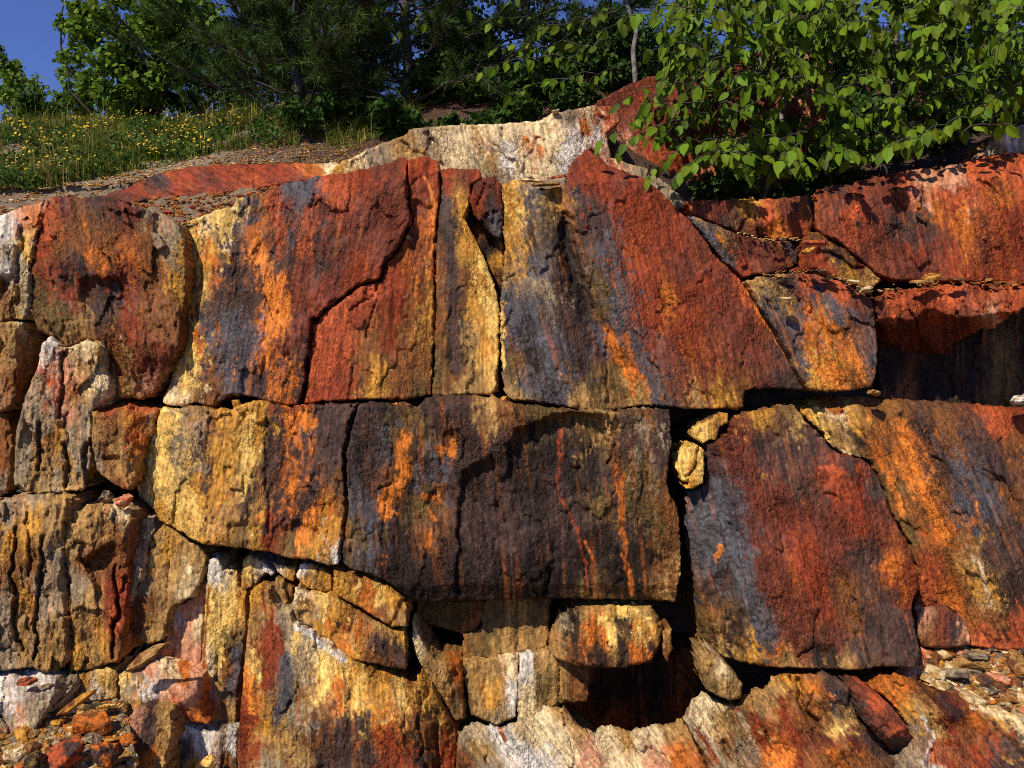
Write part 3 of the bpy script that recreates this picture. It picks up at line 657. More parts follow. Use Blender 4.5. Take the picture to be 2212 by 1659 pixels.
block("rock_slab", "big lower slab with rusty, grey-blue and yellow bands, left of the pale base",
      "541,1275 552,1270 580,1275 592,1308 610,1321 627,1316 633,1341 647,1358 670,1365 690,1385 717,1395 737,1416 781,1441 804,1461 837,1478 892,1498 908,1468 935,1488 949,1516 969,1549 985,1573 989,1588 984,1659 982,1770 518,1770 514,1640 517,1560 525,1473 534,1373 540,1306",
      "555,1300,y 550,1360,t 570,1350,r 590,1370,r 585,1400,r 560,1440,Y 545,1480,o 540,1550,r 550,1620,r 580,1450,n 600,1340,g 630,1370,g 610,1440,b 620,1500,b 600,1560,v 580,1600,t 640,1420,g 650,1380,Y 680,1400,c 700,1430,Y 690,1470,Y 640,1540,g 660,1490,t 690,1540,n 680,1600,n 720,1580,d 730,1640,d 700,1640,d 740,1450,Y 740,1500,o 780,1470,y 770,1520,Y 820,1500,y 780,1560,d 800,1620,d 830,1560,o 850,1520,t 880,1520,Y 870,1580,o 860,1640,r 910,1500,y 920,1560,n 940,1600,n 960,1640,r 900,1620,k 840,1600,r 620,1620,t 590,1650,g 570,1540,y 650,1640,t",
      off=-.08, ty=.1, thick=.5, ang=R_(3), rnd=10, fleck=.42,
      feats=[('cre', .0018, (905, 1660, 893, 1490)), ('crk', 4, .03, "945,1560 950,1660"), ('crk', 3, .02, "905,1500 908,1640"), ('bmp', .05, 760, 1560, 160, 90)],
      strokes=[('r', 16, "580,1355 588,1400 580,1470"), ('b', 12, "615,1420 618,1480 600,1550"), ('w', 8, "640,1352 690,1385 740,1425"), ('Y', 12, "695,1440 700,1490"), ('d', 24, "770,1560 740,1640"), ('O', 6, "545,1460 540,1540")])
block("rock_slab", "tall bright yellow slab left of the long thin crack, lower left",
      "452,1208 470,1205 483,1229 513,1238 517,1266 531,1281 531,1340 528,1406 520,1459 511,1496 508,1573 467,1573 452,1568 432,1523 436,1439 440,1373 446,1273",
      "465,1225,w 490,1245,c 470,1280,Y 500,1280,Y 520,1300,y 460,1340,Y 490,1330,Y 500,1380,v 480,1420,Y 510,1420,b 490,1450,n 450,1440,c 470,1480,t 500,1480,b 480,1530,n 500,1540,t 450,1520,o 465,1560,t 440,1500,w",
      off=.02, thick=.4, ang=R_(-3), feats=[('crk', 3, .03, "462,1462 490,1490 512,1508"), ('cre', .0014, (460, 1210, 445, 1560)), ('crk', 3, .015, "470,1420 465,1460")], strokes=[('o', 4, "452,1270 446,1340 440,1440"), ('n', 9, "490,1400 495,1450")])
block("rock_slab", "olive-brown slab half in the shadow of the mottled block, lower left",
      "322,1175 335,1150 350,1136 372,1140 410,1168 436,1180 446,1200 440,1240 430,1262 412,1290 378,1305 364,1324 354,1372 344,1388 320,1392 300,1382 283,1378 275,1324 290,1274 302,1256 324,1188",
      "340,1170,t 360,1190,y 390,1220,t 370,1260,t 400,1270,c 380,1290,t 320,1220,t 320,1280,n 300,1320,n 330,1340,t 290,1360,n 340,1380,t 420,1200,t 310,1250,g",
      off=.03, thick=.4, ang=R_(-6), rough=.9, feats=[('crk', 3, .012, "365,1190 362,1320")])
block("rock_pillar", "grey upright rock post with a flat top, left of the olive slab",
      "287,1115 310,1110 330,1110 334,1146 320,1175 302,1254 288,1278 275,1322 278,1260 281,1206", "300,1130,g 320,1120,c 310,1170,g 295,1200,p 290,1240,g 300,1150,p", off=.0, thick=.35, rnd=6, ang=R_(-4), feats=[('cre', .006, (332, 1120, 284, 1122))])
block("rock_slab", "pinkish smooth slab set back below the olive slab",
      "358,1380 366,1330 380,1308 414,1294 432,1264 446,1255 443,1300 437,1373 432,1450 400,1452 350,1440 346,1400", "380,1330,w 400,1310,p 420,1290,p 410,1350,p 380,1380,p 425,1360,c 400,1420,p 425,1420,p 370,1430,o", off=.12, thick=.3, rough=.7, smooth=.5, strokes=[('w', 5, "372,1320 365,1370")])
block("ledge_rock", "flat-topped ledge of orange and white rock with a pink bulge, lower left",
      "256,1456 275,1442 340,1430 400,1440 428,1455 434,1500 432,1530 452,1566 420,1560 376,1546 330,1546 300,1548 264,1540",
      "270,1455,Y 310,1445,p 360,1445,c 400,1455,o 420,1470,p 280,1480,g 300,1500,w 330,1490,w 320,1520,t 290,1520,y 350,1480,p 390,1490,p 410,1510,p 400,1530,r 430,1550,o 375,1530,R 270,1530,t", off=-.10, thick=.4, rough=.8, rnd=8,
      feats=[('cre', .0048, (420, 1468, 250, 1468)), ('bmp', .06, 395, 1500, 35, 35)])
block("rock_block", "grey-white block at the bottom edge beside the upright brown stone",
      "376,1556 400,1564 430,1578 455,1582 511,1582 512,1640 513,1770 378,1770 373,1640", "390,1570,w 430,1590,w 480,1600,g 400,1610,b 450,1620,w 490,1640,n 420,1650,y 500,1600,w", off=-.06, thick=.4, rough=.9, strokes=[('w', 8, "380,1562 430,1578 460,1590")])
block("rock_block", "upright brown stone with a dark purple stain, bottom left",
      "278,1548 310,1532 340,1534 368,1536 371,1588 354,1650 346,1770 286,1770 291,1600", "300,1560,p 320,1560,d 320,1590,d 310,1610,d 350,1560,t 350,1600,t 330,1640,o 300,1640,n 340,1650,t", off=-.22, thick=.3, rough=1.1, ang=R_(-8), strokes=[('d', 16, "325,1560 315,1610")])
block("ledge_rock", "chalky lilac-white block with a flat sunny top in the bottom left corner",
      "-120,1470 0,1458 33,1447 73,1445 100,1452 140,1458 142,1500 122,1518 100,1540 72,1580 57,1600 0,1600 -120,1610",
      "10,1480,w 60,1465,w 100,1470,w 30,1510,w 40,1540,p 20,1570,g 50,1580,c 90,1510,g 120,1490,g 70,1540,g -60,1500,w", off=-.30, thick=.4, rough=.8, rnd=7,
      feats=[('cre', .0046, (130, 1500, -100, 1530)), ('cre', .004, (60, 1640, 128, 1450))])

# ---- broken columns, far left
block("rock_column", "grey-brown fluted rock column with a flat top, lower left edge",
      "-120,1090 0,1084 40,1070 72,1066 138,1066 146,1086 138,1100 140,1180 126,1260 138,1300 141,1430 112,1464 84,1448 70,1440 0,1448 -120,1450",
      "20,1075,g 80,1070,g 120,1075,t 20,1110,g 70,1120,y 30,1160,y 60,1200,n 100,1150,t 110,1200,g 80,1260,g 30,1260,n 20,1320,g 50,1360,t 90,1320,g 110,1380,t 70,1400,t 20,1400,g 60,1300,y -50,1250,g",
      off=-.10, rough=1.5, fac=1.8, thick=.4, ang=R_(-1), rnd=10, stretch=4, feats=[('cre', .006, (146, 1082, -20, 1090)), ('crk', 4, .05, "30,1140 28,1260 45,1400"), ('crk', 3.5, .05, "92,1160 84,1260 80,1420"), ('crk', 3, .04, "60,1110 66,1240")])
block("rock_column", "dark brown cracked rock column with black hollows, right of the fluted column",
      "140,1102 180,1086 240,1084 283,1094 284,1130 279,1200 277,1260 270,1330 258,1428 228,1436 202,1444 152,1456 149,1380 150,1270 140,1200",
      "160,1095,t 220,1090,t 260,1095,c 150,1130,t 190,1140,t 230,1140,t 250,1130,n 260,1180,n 190,1200,n 220,1220,n 240,1270,r 260,1300,r 170,1260,g 200,1300,t 180,1360,t 220,1380,y 200,1420,t 160,1400,y 250,1380,n 245,1340,R",
      off=-.08, rough=1.5, fac=1.8, thick=.4, ang=R_(-2), stretch=4, feats=[('cre', .006, (284, 1102, 136, 1106)), ('scp', .10, "165,1200 200,1190 245,1160 252,1200 235,1240 228,1310 210,1290 190,1240"), ('crk', 4, .05, "246,1220 258,1300 244,1420"), ('crk', 5, .05, "150,1250 152,1400")])
block("rock_chip", "small grey rock plug under the dark cracked column", "147,1461 166,1455 167,1495 158,1510 148,1506", "155,1480,g 160,1500,t", off=-.06, thick=.25, rnd=5)
block("rock_block", "low yellow and white block between the chalky block and the orange ledge",
      "170,1454 203,1448 254,1440 256,1470 252,1508 220,1512 178,1516 169,1500", "185,1470,y 200,1490,w 220,1470,Y 240,1480,t 210,1510,g", off=-.05, thick=.3, rnd=6)
block("rock_column", "grey knobbly rock column rising to the foot of the rugged orange-brown block",
      "90,742 110,730 130,748 150,752 187,737 215,743 228,760 233,800 238,860 212,874 198,892 196,950 193,1000 186,1050 172,1058 164,1062 152,1058 138,1062 90,1066 50,1062 30,1045 35,930 58,850 82,790",
      "105,745,w 120,780,g 110,820,R 140,800,p 190,750,c 200,790,t 215,840,c 170,800,t 150,850,r 180,860,t 80,850,g 100,900,g 140,900,p 180,900,g 60,930,g 100,950,n 120,960,y 150,950,g 60,1000,g 90,1010,t 130,1020,g 150,1010,y 170,1000,g 180,1040,t 80,1050,t 120,1050,g",
      off=-.03, rough=1.5, fac=1.8, thick=.4, ang=R_(-3), stretch=3.5, feats=[('crk', 4, .05, "135,770 138,840 130,900"), ('crk', 6, .06, "140,960 150,1050"), ('crk', 6, .06, "190,960 184,1050"), ('crk', 4, .05, "90,920 85,1020"), ('cre', .0015, (205, 870, 200, 760))])
block("rock_block", "brown block with a flat red ledge on top, left of the mottled block",
      "200,884 215,872 255,868 322,872 344,882 332,925 315,955 301,1000 288,1043 276,1058 258,1052 240,1042 210,1018 198,960",
      "230,880,R 280,876,R 320,878,R 215,920,t 240,930,n 250,970,t 230,990,n 260,1010,t 280,900,y 290,930,R 300,960,o 275,1000,t 290,980,t 325,910,t 210,1000,g 270,1045,n", off=-.06, thick=.4, rough=1.3, rnd=7,
      feats=[('cre', .0075, (344, 893, 196, 895)), ('cre', .0016, (275, 1050, 275, 880)), ('scp', .04, "215,980 260,980 280,1030 240,1040")], strokes=[('o', 7, "292,900 290,950 285,990")])
block("rock_column", "pale crumbly rock column at the top of the left edge",
      "-120,470 0,466 50,446 104,432 92,470 78,505 63,560 61,650 50,690 20,688 0,696 -120,700", "10,490,w 50,470,p 80,460,o 40,520,c 20,540,g 60,540,Y 20,580,w 30,620,t 50,600,c 10,640,n 50,660,c 30,680,t -50,600,c 80,440,p",
      off=.0, rough=1.5, fac=1.8, thick=.4, stretch=4, feats=[('crk', 7, .05, "45,500 40,600 38,690"), ('scp', .05, "0,600 30,596 36,640 0,660"), ('cre', .005, (100, 470, 0, 490))])
block("rock_column", "olive-grey weathered column below the pale crumbly one, left edge",
      "-120,704 0,700 22,694 52,696 60,720 56,780 48,850 20,880 0,890 -120,890", "20,720,t 45,740,t 10,780,t 30,820,n -40,800,g 50,700,c", off=-.02, rough=1.5, fac=1.8, thick=.4, feats=[('cre', .004, (28, 880, 40, 700))])
block("rock_column", "dark narrow column in shadow near the left edge, above the flat-topped fluted one",
      "-120,895 0,893 18,890 27,940 24,1040 0,1070 -120,1080", "10,930,n 10,1000,n -50,1000,n 15,1050,g", off=.05, rough=1.3, thick=.3)

# ---- foot of the cliff, bottom right
block("base_rock", "pale cream and grey sloping base rock with white veins, bottom centre",
      "990,1590 1004,1575 1037,1566 1074,1578 1107,1565 1161,1545 1217,1528 1231,1545 1254,1575 1284,1588 1324,1575 1364,1585 1404,1573 1454,1565 1475,1556 1484,1570 1520,1640 1560,1770 984,1770 986,1660",
      "1000,1590,g 1040,1580,c 1010,1640,n 1040,1620,t 1060,1600,g 1080,1580,w 1100,1610,w 1130,1580,c 1130,1650,w 1160,1560,c 1180,1600,c 1210,1540,t 1210,1580,c 1160,1640,w 1240,1620,c 1270,1610,p 1280,1650,p 1310,1600,c 1350,1600,t 1380,1620,c 1420,1590,c 1450,1580,t 1460,1610,o 1470,1650,o 1340,1650,c 1420,1650,p 1060,1650,g 1250,1580,t",
      off=-.16, ty=.5, drop=1.1, thick=.6, ang=R_(36), rough=1.1, stretch=4, rnd=14, feats=[('crk', 4, .02, "1075,1580 1110,1640"), ('crk', 3, .015, "1360,1590 1400,1650")],
      strokes=[('w', 8, "1095,1580 1130,1620 1170,1680"), ('R', 5, "1080,1575 1090,1600"), ('p', 8, "1270,1600 1300,1650")])
block("base_rock", "rust-red sloping base rock with grey diagonal bands, bottom right of centre",
      "1478,1556 1490,1541 1493,1524 1518,1501 1545,1515 1598,1524 1618,1500 1658,1490 1681,1467 1708,1455 1748,1455 1795,1459 1832,1478 1840,1510 1854,1554 1890,1585 1910,1612 1930,1642 1960,1770 1566,1770 1524,1640 1488,1570",
      "1500,1530,c 1530,1515,c 1490,1580,g 1520,1580,c 1510,1620,n 1540,1640,g 1560,1560,t 1560,1540,t 1580,1600,n 1600,1560,v 1610,1620,g 1630,1530,t 1640,1560,r 1660,1500,t 1690,1480,t 1700,1470,y 1650,1600,r 1690,1530,r 1680,1640,O 1720,1640,r 1720,1480,y 1730,1500,m 1740,1530,n 1760,1500,O 1790,1490,d 1810,1500,d 1820,1530,b 1790,1540,n 1760,1560,n 1800,1560,Y 1830,1560,t 1760,1600,m 1790,1600,m 1800,1630,o 1780,1640,n 1840,1600,m 1880,1620,d 1860,1640,n 1720,1590,r 1740,1620,n",
      off=-.14, ty=.5, drop=1.1, thick=.6, ang=R_(34), rough=1.5, stretch=3, rnd=12, feats=[('bmp', .07, 1800, 1500, 45, 40), ('crk', 6, .05, "1720,1470 1735,1530 1760,1560"), ('bmp', .05, 1660, 1560, 70, 40), ('bmp', .05, 1800, 1620, 30, 30), ('crk', 5, .03, "1560,1600 1600,1660")],
      strokes=[('g', 6, "1490,1560 1530,1620 1560,1660"), ('r', 5, "1505,1575 1550,1650"), ('g', 6, "1600,1540 1640,1640"), ('O', 13, "1690,1650 1710,1630")])
block("rock_block", "long maroon box-shaped block lying down the slope, bottom right",
      "1840,1484 1875,1487 1925,1524 1956,1564 1974,1600 1967,1626 1936,1642 1912,1608 1888,1580 1860,1550 1847,1508", "1860,1500,m 1890,1520,R 1900,1550,m 1930,1560,m 1940,1580,R 1960,1610,d 1930,1610,d 1880,1560,d 1860,1530,d", off=-.27, ty=.5, thick=.3, rough=.9, ang=R_(40), rnd=5,
      feats=[('cre', .0030, (1850, 1500, 1945, 1620)), ('cre', .003, (1900, 1600, 1990, 1560))])
block("base_rock", "orange-brown sloping base rock with a purple corner, bottom right corner",
      "1880,1484 1910,1468 1945,1462 1985,1474 2021,1490 2108,1522 2158,1540 2212,1548 2340,1560 2340,1770 1966,1770 1940,1646 1970,1628 1978,1600 1960,1562 1928,1521",
      "1920,1490,o 1960,1480,o 1990,1500,n 1960,1530,y 2000,1540,t 2040,1520,m 2060,1540,m 2020,1570,t 1990,1600,g 2010,1620,R 1980,1640,g 2050,1580,r 2050,1640,r 2100,1560,o 2140,1580,n 2150,1600,r 2200,1570,c 2180,1560,y 2200,1620,d 2160,1640,d 2120,1640,r 2090,1600,n 2250,1600,d 2020,1650,w",
      off=-.20, ty=.5, drop=.3, thick=.6, ang=R_(42), rough=1.2, stretch=2.5, rnd=12, feats=[('bmp', .06, 2050, 1535, 40, 25), ('crk', 4, .03, "2010,1540 2020,1600 2005,1660")], strokes=[('w', 4, "1995,1545 2015,1590 2000,1640"), ('d', 12, "2030,1510 2070,1545"), ('c', 6, "2100,1525 2160,1546 2212,1556")])

# ---- ledges and rocks behind the upper edge
block("rock_slab", "smooth red flat-lying slab behind the upper edge at the left, below the grass",
      "215,426 267,408 333,378 410,361 467,356 567,354 680,353 745,352 760,372 700,384 600,402 533,414 440,432 350,437 277,440",
      "240,420,m 300,400,r 330,385,d 400,380,r 450,390,m 400,420,r 340,425,r 500,375,r 560,370,r 540,395,R 620,370,r 680,365,o 720,362,c 600,390,r 470,410,r",
      off=.45, thick=.4, rough=.7, fac=.5, smooth=.5, ang=R_(60), feats=[('cre', .003, (745, 372, 240, 420)), ('crk', 3, .01, "555,365 550,405")])
block("rock_outcrop", "cream-white flaky outcrop along the skyline behind the upper course",
      "672,396 700,380 737,352 771,335 804,319 850,300 871,293 894,277 971,270 1071,268 1171,262 1197,243 1237,237 1284,228 1330,232 1340,262 1310,290 1320,340 1400,365 1450,405 1488,440 1480,470 1250,460 1100,430 960,410 800,410",
      "700,380,c 740,360,y 780,340,c 820,330,g 850,320,t 880,300,t 920,290,g 960,300,c 980,320,c 900,340,t 1000,280,c 1040,300,t 1030,330,g 1060,350,t 1100,300,c 1100,340,w 1140,290,c 1150,310,o 1180,290,c 1200,320,c 1240,310,w 1220,350,w 1170,360,c 1130,370,c 1080,380,g 1200,260,c 1230,250,g 1250,270,o 1270,250,c 1300,250,R 1280,310,w 1300,340,p 1340,360,p 1380,370,g 1250,370,w 1200,390,c 1060,280,c 1430,420,g 1470,450,g",
      off=.38, thick=.5, rough=1.2, ang=R_(12), fleck=.3, stretch=1.8, feats=[('crk', 5, .03, "925,290 945,320"), ('bmp', .06, 1240, 310, 60, 60), ('crk', 5, .02, "1080,280 1100,330")],
      strokes=[('w', 14, "1220,330 1240,290 1260,330"), ('o', 5, "1135,295 1150,315"), ('o', 7, "1250,262 1270,285"), ('w', 8, "1090,310 1110,340")])
block("rock_hump", "big smooth red rock hump behind the birch leaves",
      "1275,236 1300,215 1340,192 1390,170 1480,150 1570,125 1640,112 1750,102 1800,130 1790,260 1700,400 1600,430 1480,440 1420,400 1400,365 1320,345 1310,290 1340,262 1330,240",
      "1310,230,m 1340,200,m 1400,190,r 1450,200,m 1400,250,m 1380,300,r 1480,180,r 1560,150,r 1650,130,r 1720,130,p 1500,250,m 1450,330,r 1420,360,r 1550,330,r 1600,380,t 1650,250,m 1330,320,p 1560,400,t",
      off=.75, thick=.8, rough=1.2, ang=R_(20), feats=[('crk', 6, .03, "1380,260 1430,300 1480,320")])
block("boulder", "light grey rock at the right edge above the biggest red block",
      "2110,345 2128,318 2150,296 2180,280 2212,268 2330,250 2330,350 2212,350", "2140,320,g 2180,300,w 2220,300,g 2160,335,t 2280,300,g", off=.4, thick=.4, rough=1.0, rnd=14)

# ------------------------------------------------------------------ setting: cliff body, ground, hillside
def sheet(name, U, V, Y, mat, kind="structure", col=None):
    ny, nx = U.shape
    P = at(U.ravel(), V.ravel(), Y.ravel())
    idx = np.arange(nx * ny).reshape(ny, nx)
    q = np.stack([idx[:-1, :-1], idx[1:, :-1], idx[1:, 1:], idx[:-1, 1:]], -1).reshape(-1, 4)
    me = make_mesh(name, P, [q], True, col)
    return link(name, me, mat, None, None, None, None, kind)


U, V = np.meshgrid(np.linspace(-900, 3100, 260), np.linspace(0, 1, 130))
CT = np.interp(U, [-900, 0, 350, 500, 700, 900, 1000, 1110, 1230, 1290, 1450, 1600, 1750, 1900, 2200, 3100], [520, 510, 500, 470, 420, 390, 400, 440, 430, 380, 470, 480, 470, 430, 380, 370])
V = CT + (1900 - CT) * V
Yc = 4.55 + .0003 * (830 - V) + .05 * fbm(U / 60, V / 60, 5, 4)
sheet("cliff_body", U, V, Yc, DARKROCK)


def ground_z(x, y):
    return -.32 + .03 * fbm(x / .8, y / .8, 401, 3)


g1 = np.concatenate([np.linspace(-60, -6, 14), np.linspace(-5.5, 5.5, 90), np.linspace(6, 60, 14)])
g2 = np.concatenate([np.linspace(-60, -2, 12), np.linspace(-1.5, 4.6, 60)])
X, Yg = np.meshgrid(g1, g2)
Zg = ground_z(X, Yg)
idx = np.arange(X.size).reshape(X.shape)
q = np.stack([idx[:-1, :-1], idx[:-1, 1:], idx[1:, 1:], idx[1:, :-1]], -1).reshape(-1, 4)
link("ground", make_mesh("ground", np.stack([X.ravel(), Yg.ravel(), Zg.ravel()], -1), [q], True), EARTH, kind="structure")

EDGE_U = [-3000, -400, 0, 200, 300, 450, 740, 900, 1200, 1300, 1480, 1600, 1800, 2100, 2300, 5000]
EDGE_Z = [.9, .92, .95, .97, 1.00, 1.09, 1.10, 1.20, 1.30, 1.25, .95, .86, .90, 1.0, 1.05, 1.1]
EDGE_X = [(u - 1106) / FP * 4.9 for u in EDGE_U]


def hill_z(x, y):
    e = np.interp(x, EDGE_X, EDGE_Z)
    s = np.maximum(0, y - 4.85)
    right = np.clip((x + 1.5) / 3.0, 0, 1)
    top = 4.6 + 5.5 * right
    rise = .43 * top * (1 - np.exp(-s / top * 1.0)) * (1.30 + .12 * right)
    return CZ + e + rise + .05 * fbm(x / .7, y / .7, 411, 4) + .16 * fbm(x / 3.5, y / 3.5, 412, 2) * np.clip(s / 2, 0, 1)


hx = np.concatenate([np.linspace(-90, -8, 20), np.linspace(-7.6, 7.6, 150), np.linspace(8, 90, 20)])
hy = np.concatenate([np.linspace(4.86, 12, 110), np.linspace(12.5, 40, 30), np.linspace(45, 160, 12)])
X, Yh = np.meshgrid(hx, hy)
Zh = hill_z(X, Yh)
Zh[0, :] -= .9
idx = np.arange(X.size).reshape(X.shape)
q = np.stack([idx[:-1, :-1], idx[:-1, 1:], idx[1:, 1:], idx[1:, :-1]], -1).reshape(-1, 4)
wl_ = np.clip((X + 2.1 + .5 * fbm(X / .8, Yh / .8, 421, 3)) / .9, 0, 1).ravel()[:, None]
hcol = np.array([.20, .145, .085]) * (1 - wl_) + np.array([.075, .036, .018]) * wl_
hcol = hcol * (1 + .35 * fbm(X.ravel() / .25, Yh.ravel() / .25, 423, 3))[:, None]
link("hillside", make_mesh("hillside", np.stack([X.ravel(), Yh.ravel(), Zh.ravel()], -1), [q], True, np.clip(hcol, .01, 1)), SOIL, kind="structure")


def hill_at(u, Y):
    """point on the hillside at picture column u and distance Y"""
    x = (u - 1106) / FP * Y
    return np.array([x, Y, float(hill_z(np.array([x]), np.array([Y]))[0])])


# scree beds that carry the loose stones
def bed(name, quad, off, seed):
    """a bumpy bed of small scree between four picture points with their own distances"""
    n, m = 40, 24
    c = [at(u, v, Y) for (u, v, Y) in quad]         # near-left, near-right, far-right, far-left
    s, t = np.meshgrid(np.linspace(0, 1, n), np.linspace(0, 1, m))
    s = s[..., None]; t = t[..., None]
    P = (c[0] * (1 - s) + c[1] * s) * (1 - t) + (c[3] * (1 - s) + c[2] * s) * t
    P[..., 2] += .018 * fbm(P[..., 0] / .09, P[..., 1] / .09, seed, 3)
    idx = np.arange(n * m).reshape(m, n)
    q = np.stack([idx[:-1, :-1], idx[:-1, 1:], idx[1:, 1:], idx[1:, :-1]], -1).reshape(-1, 4)
    link(name, make_mesh(name, P.reshape(-1, 3), [q], True), SCREE, kind="structure")
    return c


SCREE = mat_noise("scree_dust", (.09, .06, .035), (.30, .21, .12), 45, .95, .8)
RNG = np.random.default_rng(7)
random.seed(7)
BEDS = {}
BEDS['right'] = bed("scree_bank", [(1930, 1500, 3.56), (2330, 1590, 3.44), (2330, 1388, 3.86), (1965, 1392, 3.86)], 0, 31)
BEDS['left'] = bed("scree_heap", [(-140, 1740, 2.95), (310, 1740, 3.00), (270, 1512, 3.56), (-60, 1560, 3.36)], 0, 32)
BEDS['top'] = bed("scree_ledge", [(280, 495, 4.28), (505, 478, 4.28), (610, 402, 4.66), (285, 432, 4.66)], 0, 33)
BEDS['crown'] = bed("scree_ledge", [(1100, 420, 4.30), (1232, 414, 4.30), (1240, 386, 4.62), (1060, 390, 4.62)], 0, 34)
BEDS['rim'] = bed("scree_ledge", [(-200, 505, 4.24), (118, 470, 4.24), (300, 404, 5.0), (-200, 418, 5.0)], 0, 37)

# ------------------------------------------------------------------ loose stones
import bmesh
STONE_MESH = {}


def stone_mesh(seed, flat, col, facets_=16, detail=0, aspect=1.0):
    r = np.random.default_rng(seed)
    bm = bmesh.new()
    if flat < .45:      # slate chip: angular outline with two broken faces
        k = r.integers(5, 8)
        an = np.sort(r.uniform(0, 6.283, k)); 
        an = np.linspace(0, 6.283, k, endpoint=False) + r.uniform(-.35, .35, k)
        for a in an:
            rad = r.uniform(.72, 1.0)
            bm.verts.new((math.cos(a) * rad, math.sin(a) * rad * .72, -flat * r.uniform(.35, .6)))
            bm.verts.new((math.cos(a) * rad * r.uniform(.8, .97), math.sin(a) * rad * .72 * r.uniform(.8, .97), flat * r.uniform(.35, .6)))
    else:
        for _ in range(facets_):
            p = r.normal(size=3); p /= np.linalg.norm(p)
            p *= r.uniform(.85, 1.05)
            bm.verts.new((p[0], p[1] * .8, p[2] * flat))
    res = bmesh.ops.convex_hull(bm, input=bm.verts)
    bmesh.ops.delete(bm, geom=[g for g in res['geom_interior'] if isinstance(g, bmesh.types.BMVert)], context='VERTS')
    bmesh.ops.bevel(bm, geom=bm.edges[:], offset=.035, segments=1, affect='EDGES', profile=.5)
    bmesh.ops.triangulate(bm, faces=bm.faces[:])
    for _ in range(detail):
        bmesh.ops.subdivide_edges(bm, edges=[e for e in bm.edges if e.calc_length() > .16], cuts=1)
        bmesh.ops.triangulate(bm, faces=bm.faces[:])
    if detail:
        bm.normal_update()
        q = np.array([v.co[:] for v in bm.verts])
        n1 = fbm(q[:, 0] * 2.6 + q[:, 2] * 1.7 + seed, q[:, 1] * 2.6 - q[:, 2], seed % 97, 4, .6)
        for v, k in zip(bm.verts, n1):
            v.co += v.normal * float(k) * .07 * min(1, flat * 2.2)
    for v in bm.verts:
        v.co.y *= aspect
    me = bpy.data.meshes.new("stone")
    bm.to_mesh(me); bm.free()
    ca = me.color_attributes.new("stain", 'FLOAT_COLOR', 'POINT')
    n = len(me.vertices)
    co = np.zeros(n * 3, np.float32); me.vertices.foreach_get("co", co); co = co.reshape(-1, 3)
    c4 = np.ones((n, 4), np.float32)
    f = np.clip((fbm(co[:, 0] * 2.1 + seed, co[:, 1] * 2.1 + co[:, 2] * 2, seed % 89, 4, .6) - .02) / .25, 0, 1)[:, None]
    alt = PAL[{'t': 'n', 'c': 't', 'y': 'n', 'o': 'n', 'p': 'R', 'g': 'd', 'n': 'd', 'Y': 'y', 'v': 'k', 'R': 'd', 'r': 'd', 'w': 'g', 'd': 'o'}[col]]
    c4[:, :3] = PAL[col] * (1 - f) + alt * f
    ca.data.foreach_set("color", c4.ravel())
    me.materials.append(ROCK_STONE)
    return me


ROCK_STONE = mat_rock("loose_stone", .6)


def stone(p, size, seed, flat, col, label, group=None, rot=None, name="stone", tilt=.35, detail=1, aspect=1.0):
    me = stone_mesh(seed, flat, col, 16, detail, aspect)
    o = link(name, me, None, None, label, "stone", group)
    r = np.random.default_rng(seed + 999)
    o.location = p
    o.scale = (size, size, size)
    o.rotation_euler = rot if rot else (r.uniform(-tilt, tilt), r.uniform(-tilt, tilt), r.uniform(0, 6.28))
    return o


def on_bed(key, s, t):
    c = BEDS[key]
    return (c[0] * (1 - s) + c[1] * s) * (1 - t) + (c[3] * (1 - s) + c[2] * s) * t


# single stones that can be told apart
def stone_px(u, v, Y, size_px, seed, flat, col, label, rot=None, name="stone", aspect=1.0):
    return stone(at(u, v, Y), size_px / FP * Y, seed, flat, col, label, None, rot, name, .3, 3, aspect)


stone_px(265, 1080, 3.78, 25, 51, .85, 'p', "rounded pinkish stone on the ledge left of the mottled block")
stone_px(228, 1074, 3.86, 20, 52, .9, 'g', "small grey-brown block of stone behind the rounded pinkish one", name="stone")
stone_px(55, 1472, 3.42, 27, 53, .3, 'R', "flat red chip lying on the chalky lilac-white block", (.05, .03, .2), "stone_chip")
stone_px(100, 1482, 3.44, 18, 54, .3, 'g', "flat grey chip lying on the chalky lilac-white block", (.05, .0, .5), "stone_chip")
stone_px(315, 1418, 3.46, 64, 55, .22, 't', "long tan splinter leaning against the orange ledge", (1.1, -.62, .05), "stone_splinter", .34)
stone_px(168, 1515, 3.38, 66, 56, .18, 'y', "long yellow splinter standing on the lower left scree", (1.0, -.62, .1), "stone_splinter", .22)
stone_px(215, 1525, 3.42, 46, 57, .16, 'Y', "thin pale yellow splinter lying across the lower left scree", (.5, -.03, .05), "stone_splinter", .25)
stone_px(198, 1560, 3.34, 60, 58, .44, 'o', "big flat orange stone on the lower left scree", (.35, .1, .1), "stone", .8)
stone_px(140, 1632, 3.12, 50, 59, .5, 'R', "red-orange tilted stone with a tan edge at the bottom left", (.6, -.3, .6))
stone_px(228, 1630, 3.12, 48, 60, .55, 'd', "dark purple-centred stone at the bottom left", (.5, .2, 1.0))
stone_px(32, 1625, 3.06, 30, 61, .7, 'c', "pale upright stone near the bottom left corner", (.9, .2, .4))
stone_px(75, 1645, 3.06, 30, 62, .8, 'v', "olive block of stone near the bottom left corner")
stone_px(452, 1648, 3.45, 28, 63, .6, 'Y', "bright yellow stone at the bottom edge in front of the grey-white block")
stone_px(372, 1646, 3.45, 20, 64, .7, 'y', "small ochre stone at the bottom edge beside the upright brown stone")
stone_px(1762, 524, 4.05, 38, 65, .22, 'R', "long flat reddish slate on the small shelf at the upper right", (.05, .02, .1), "stone_slate")
stone_px(1745, 541, 4.04, 17, 66, .6, 'y', "small ochre stone below the long reddish slate")
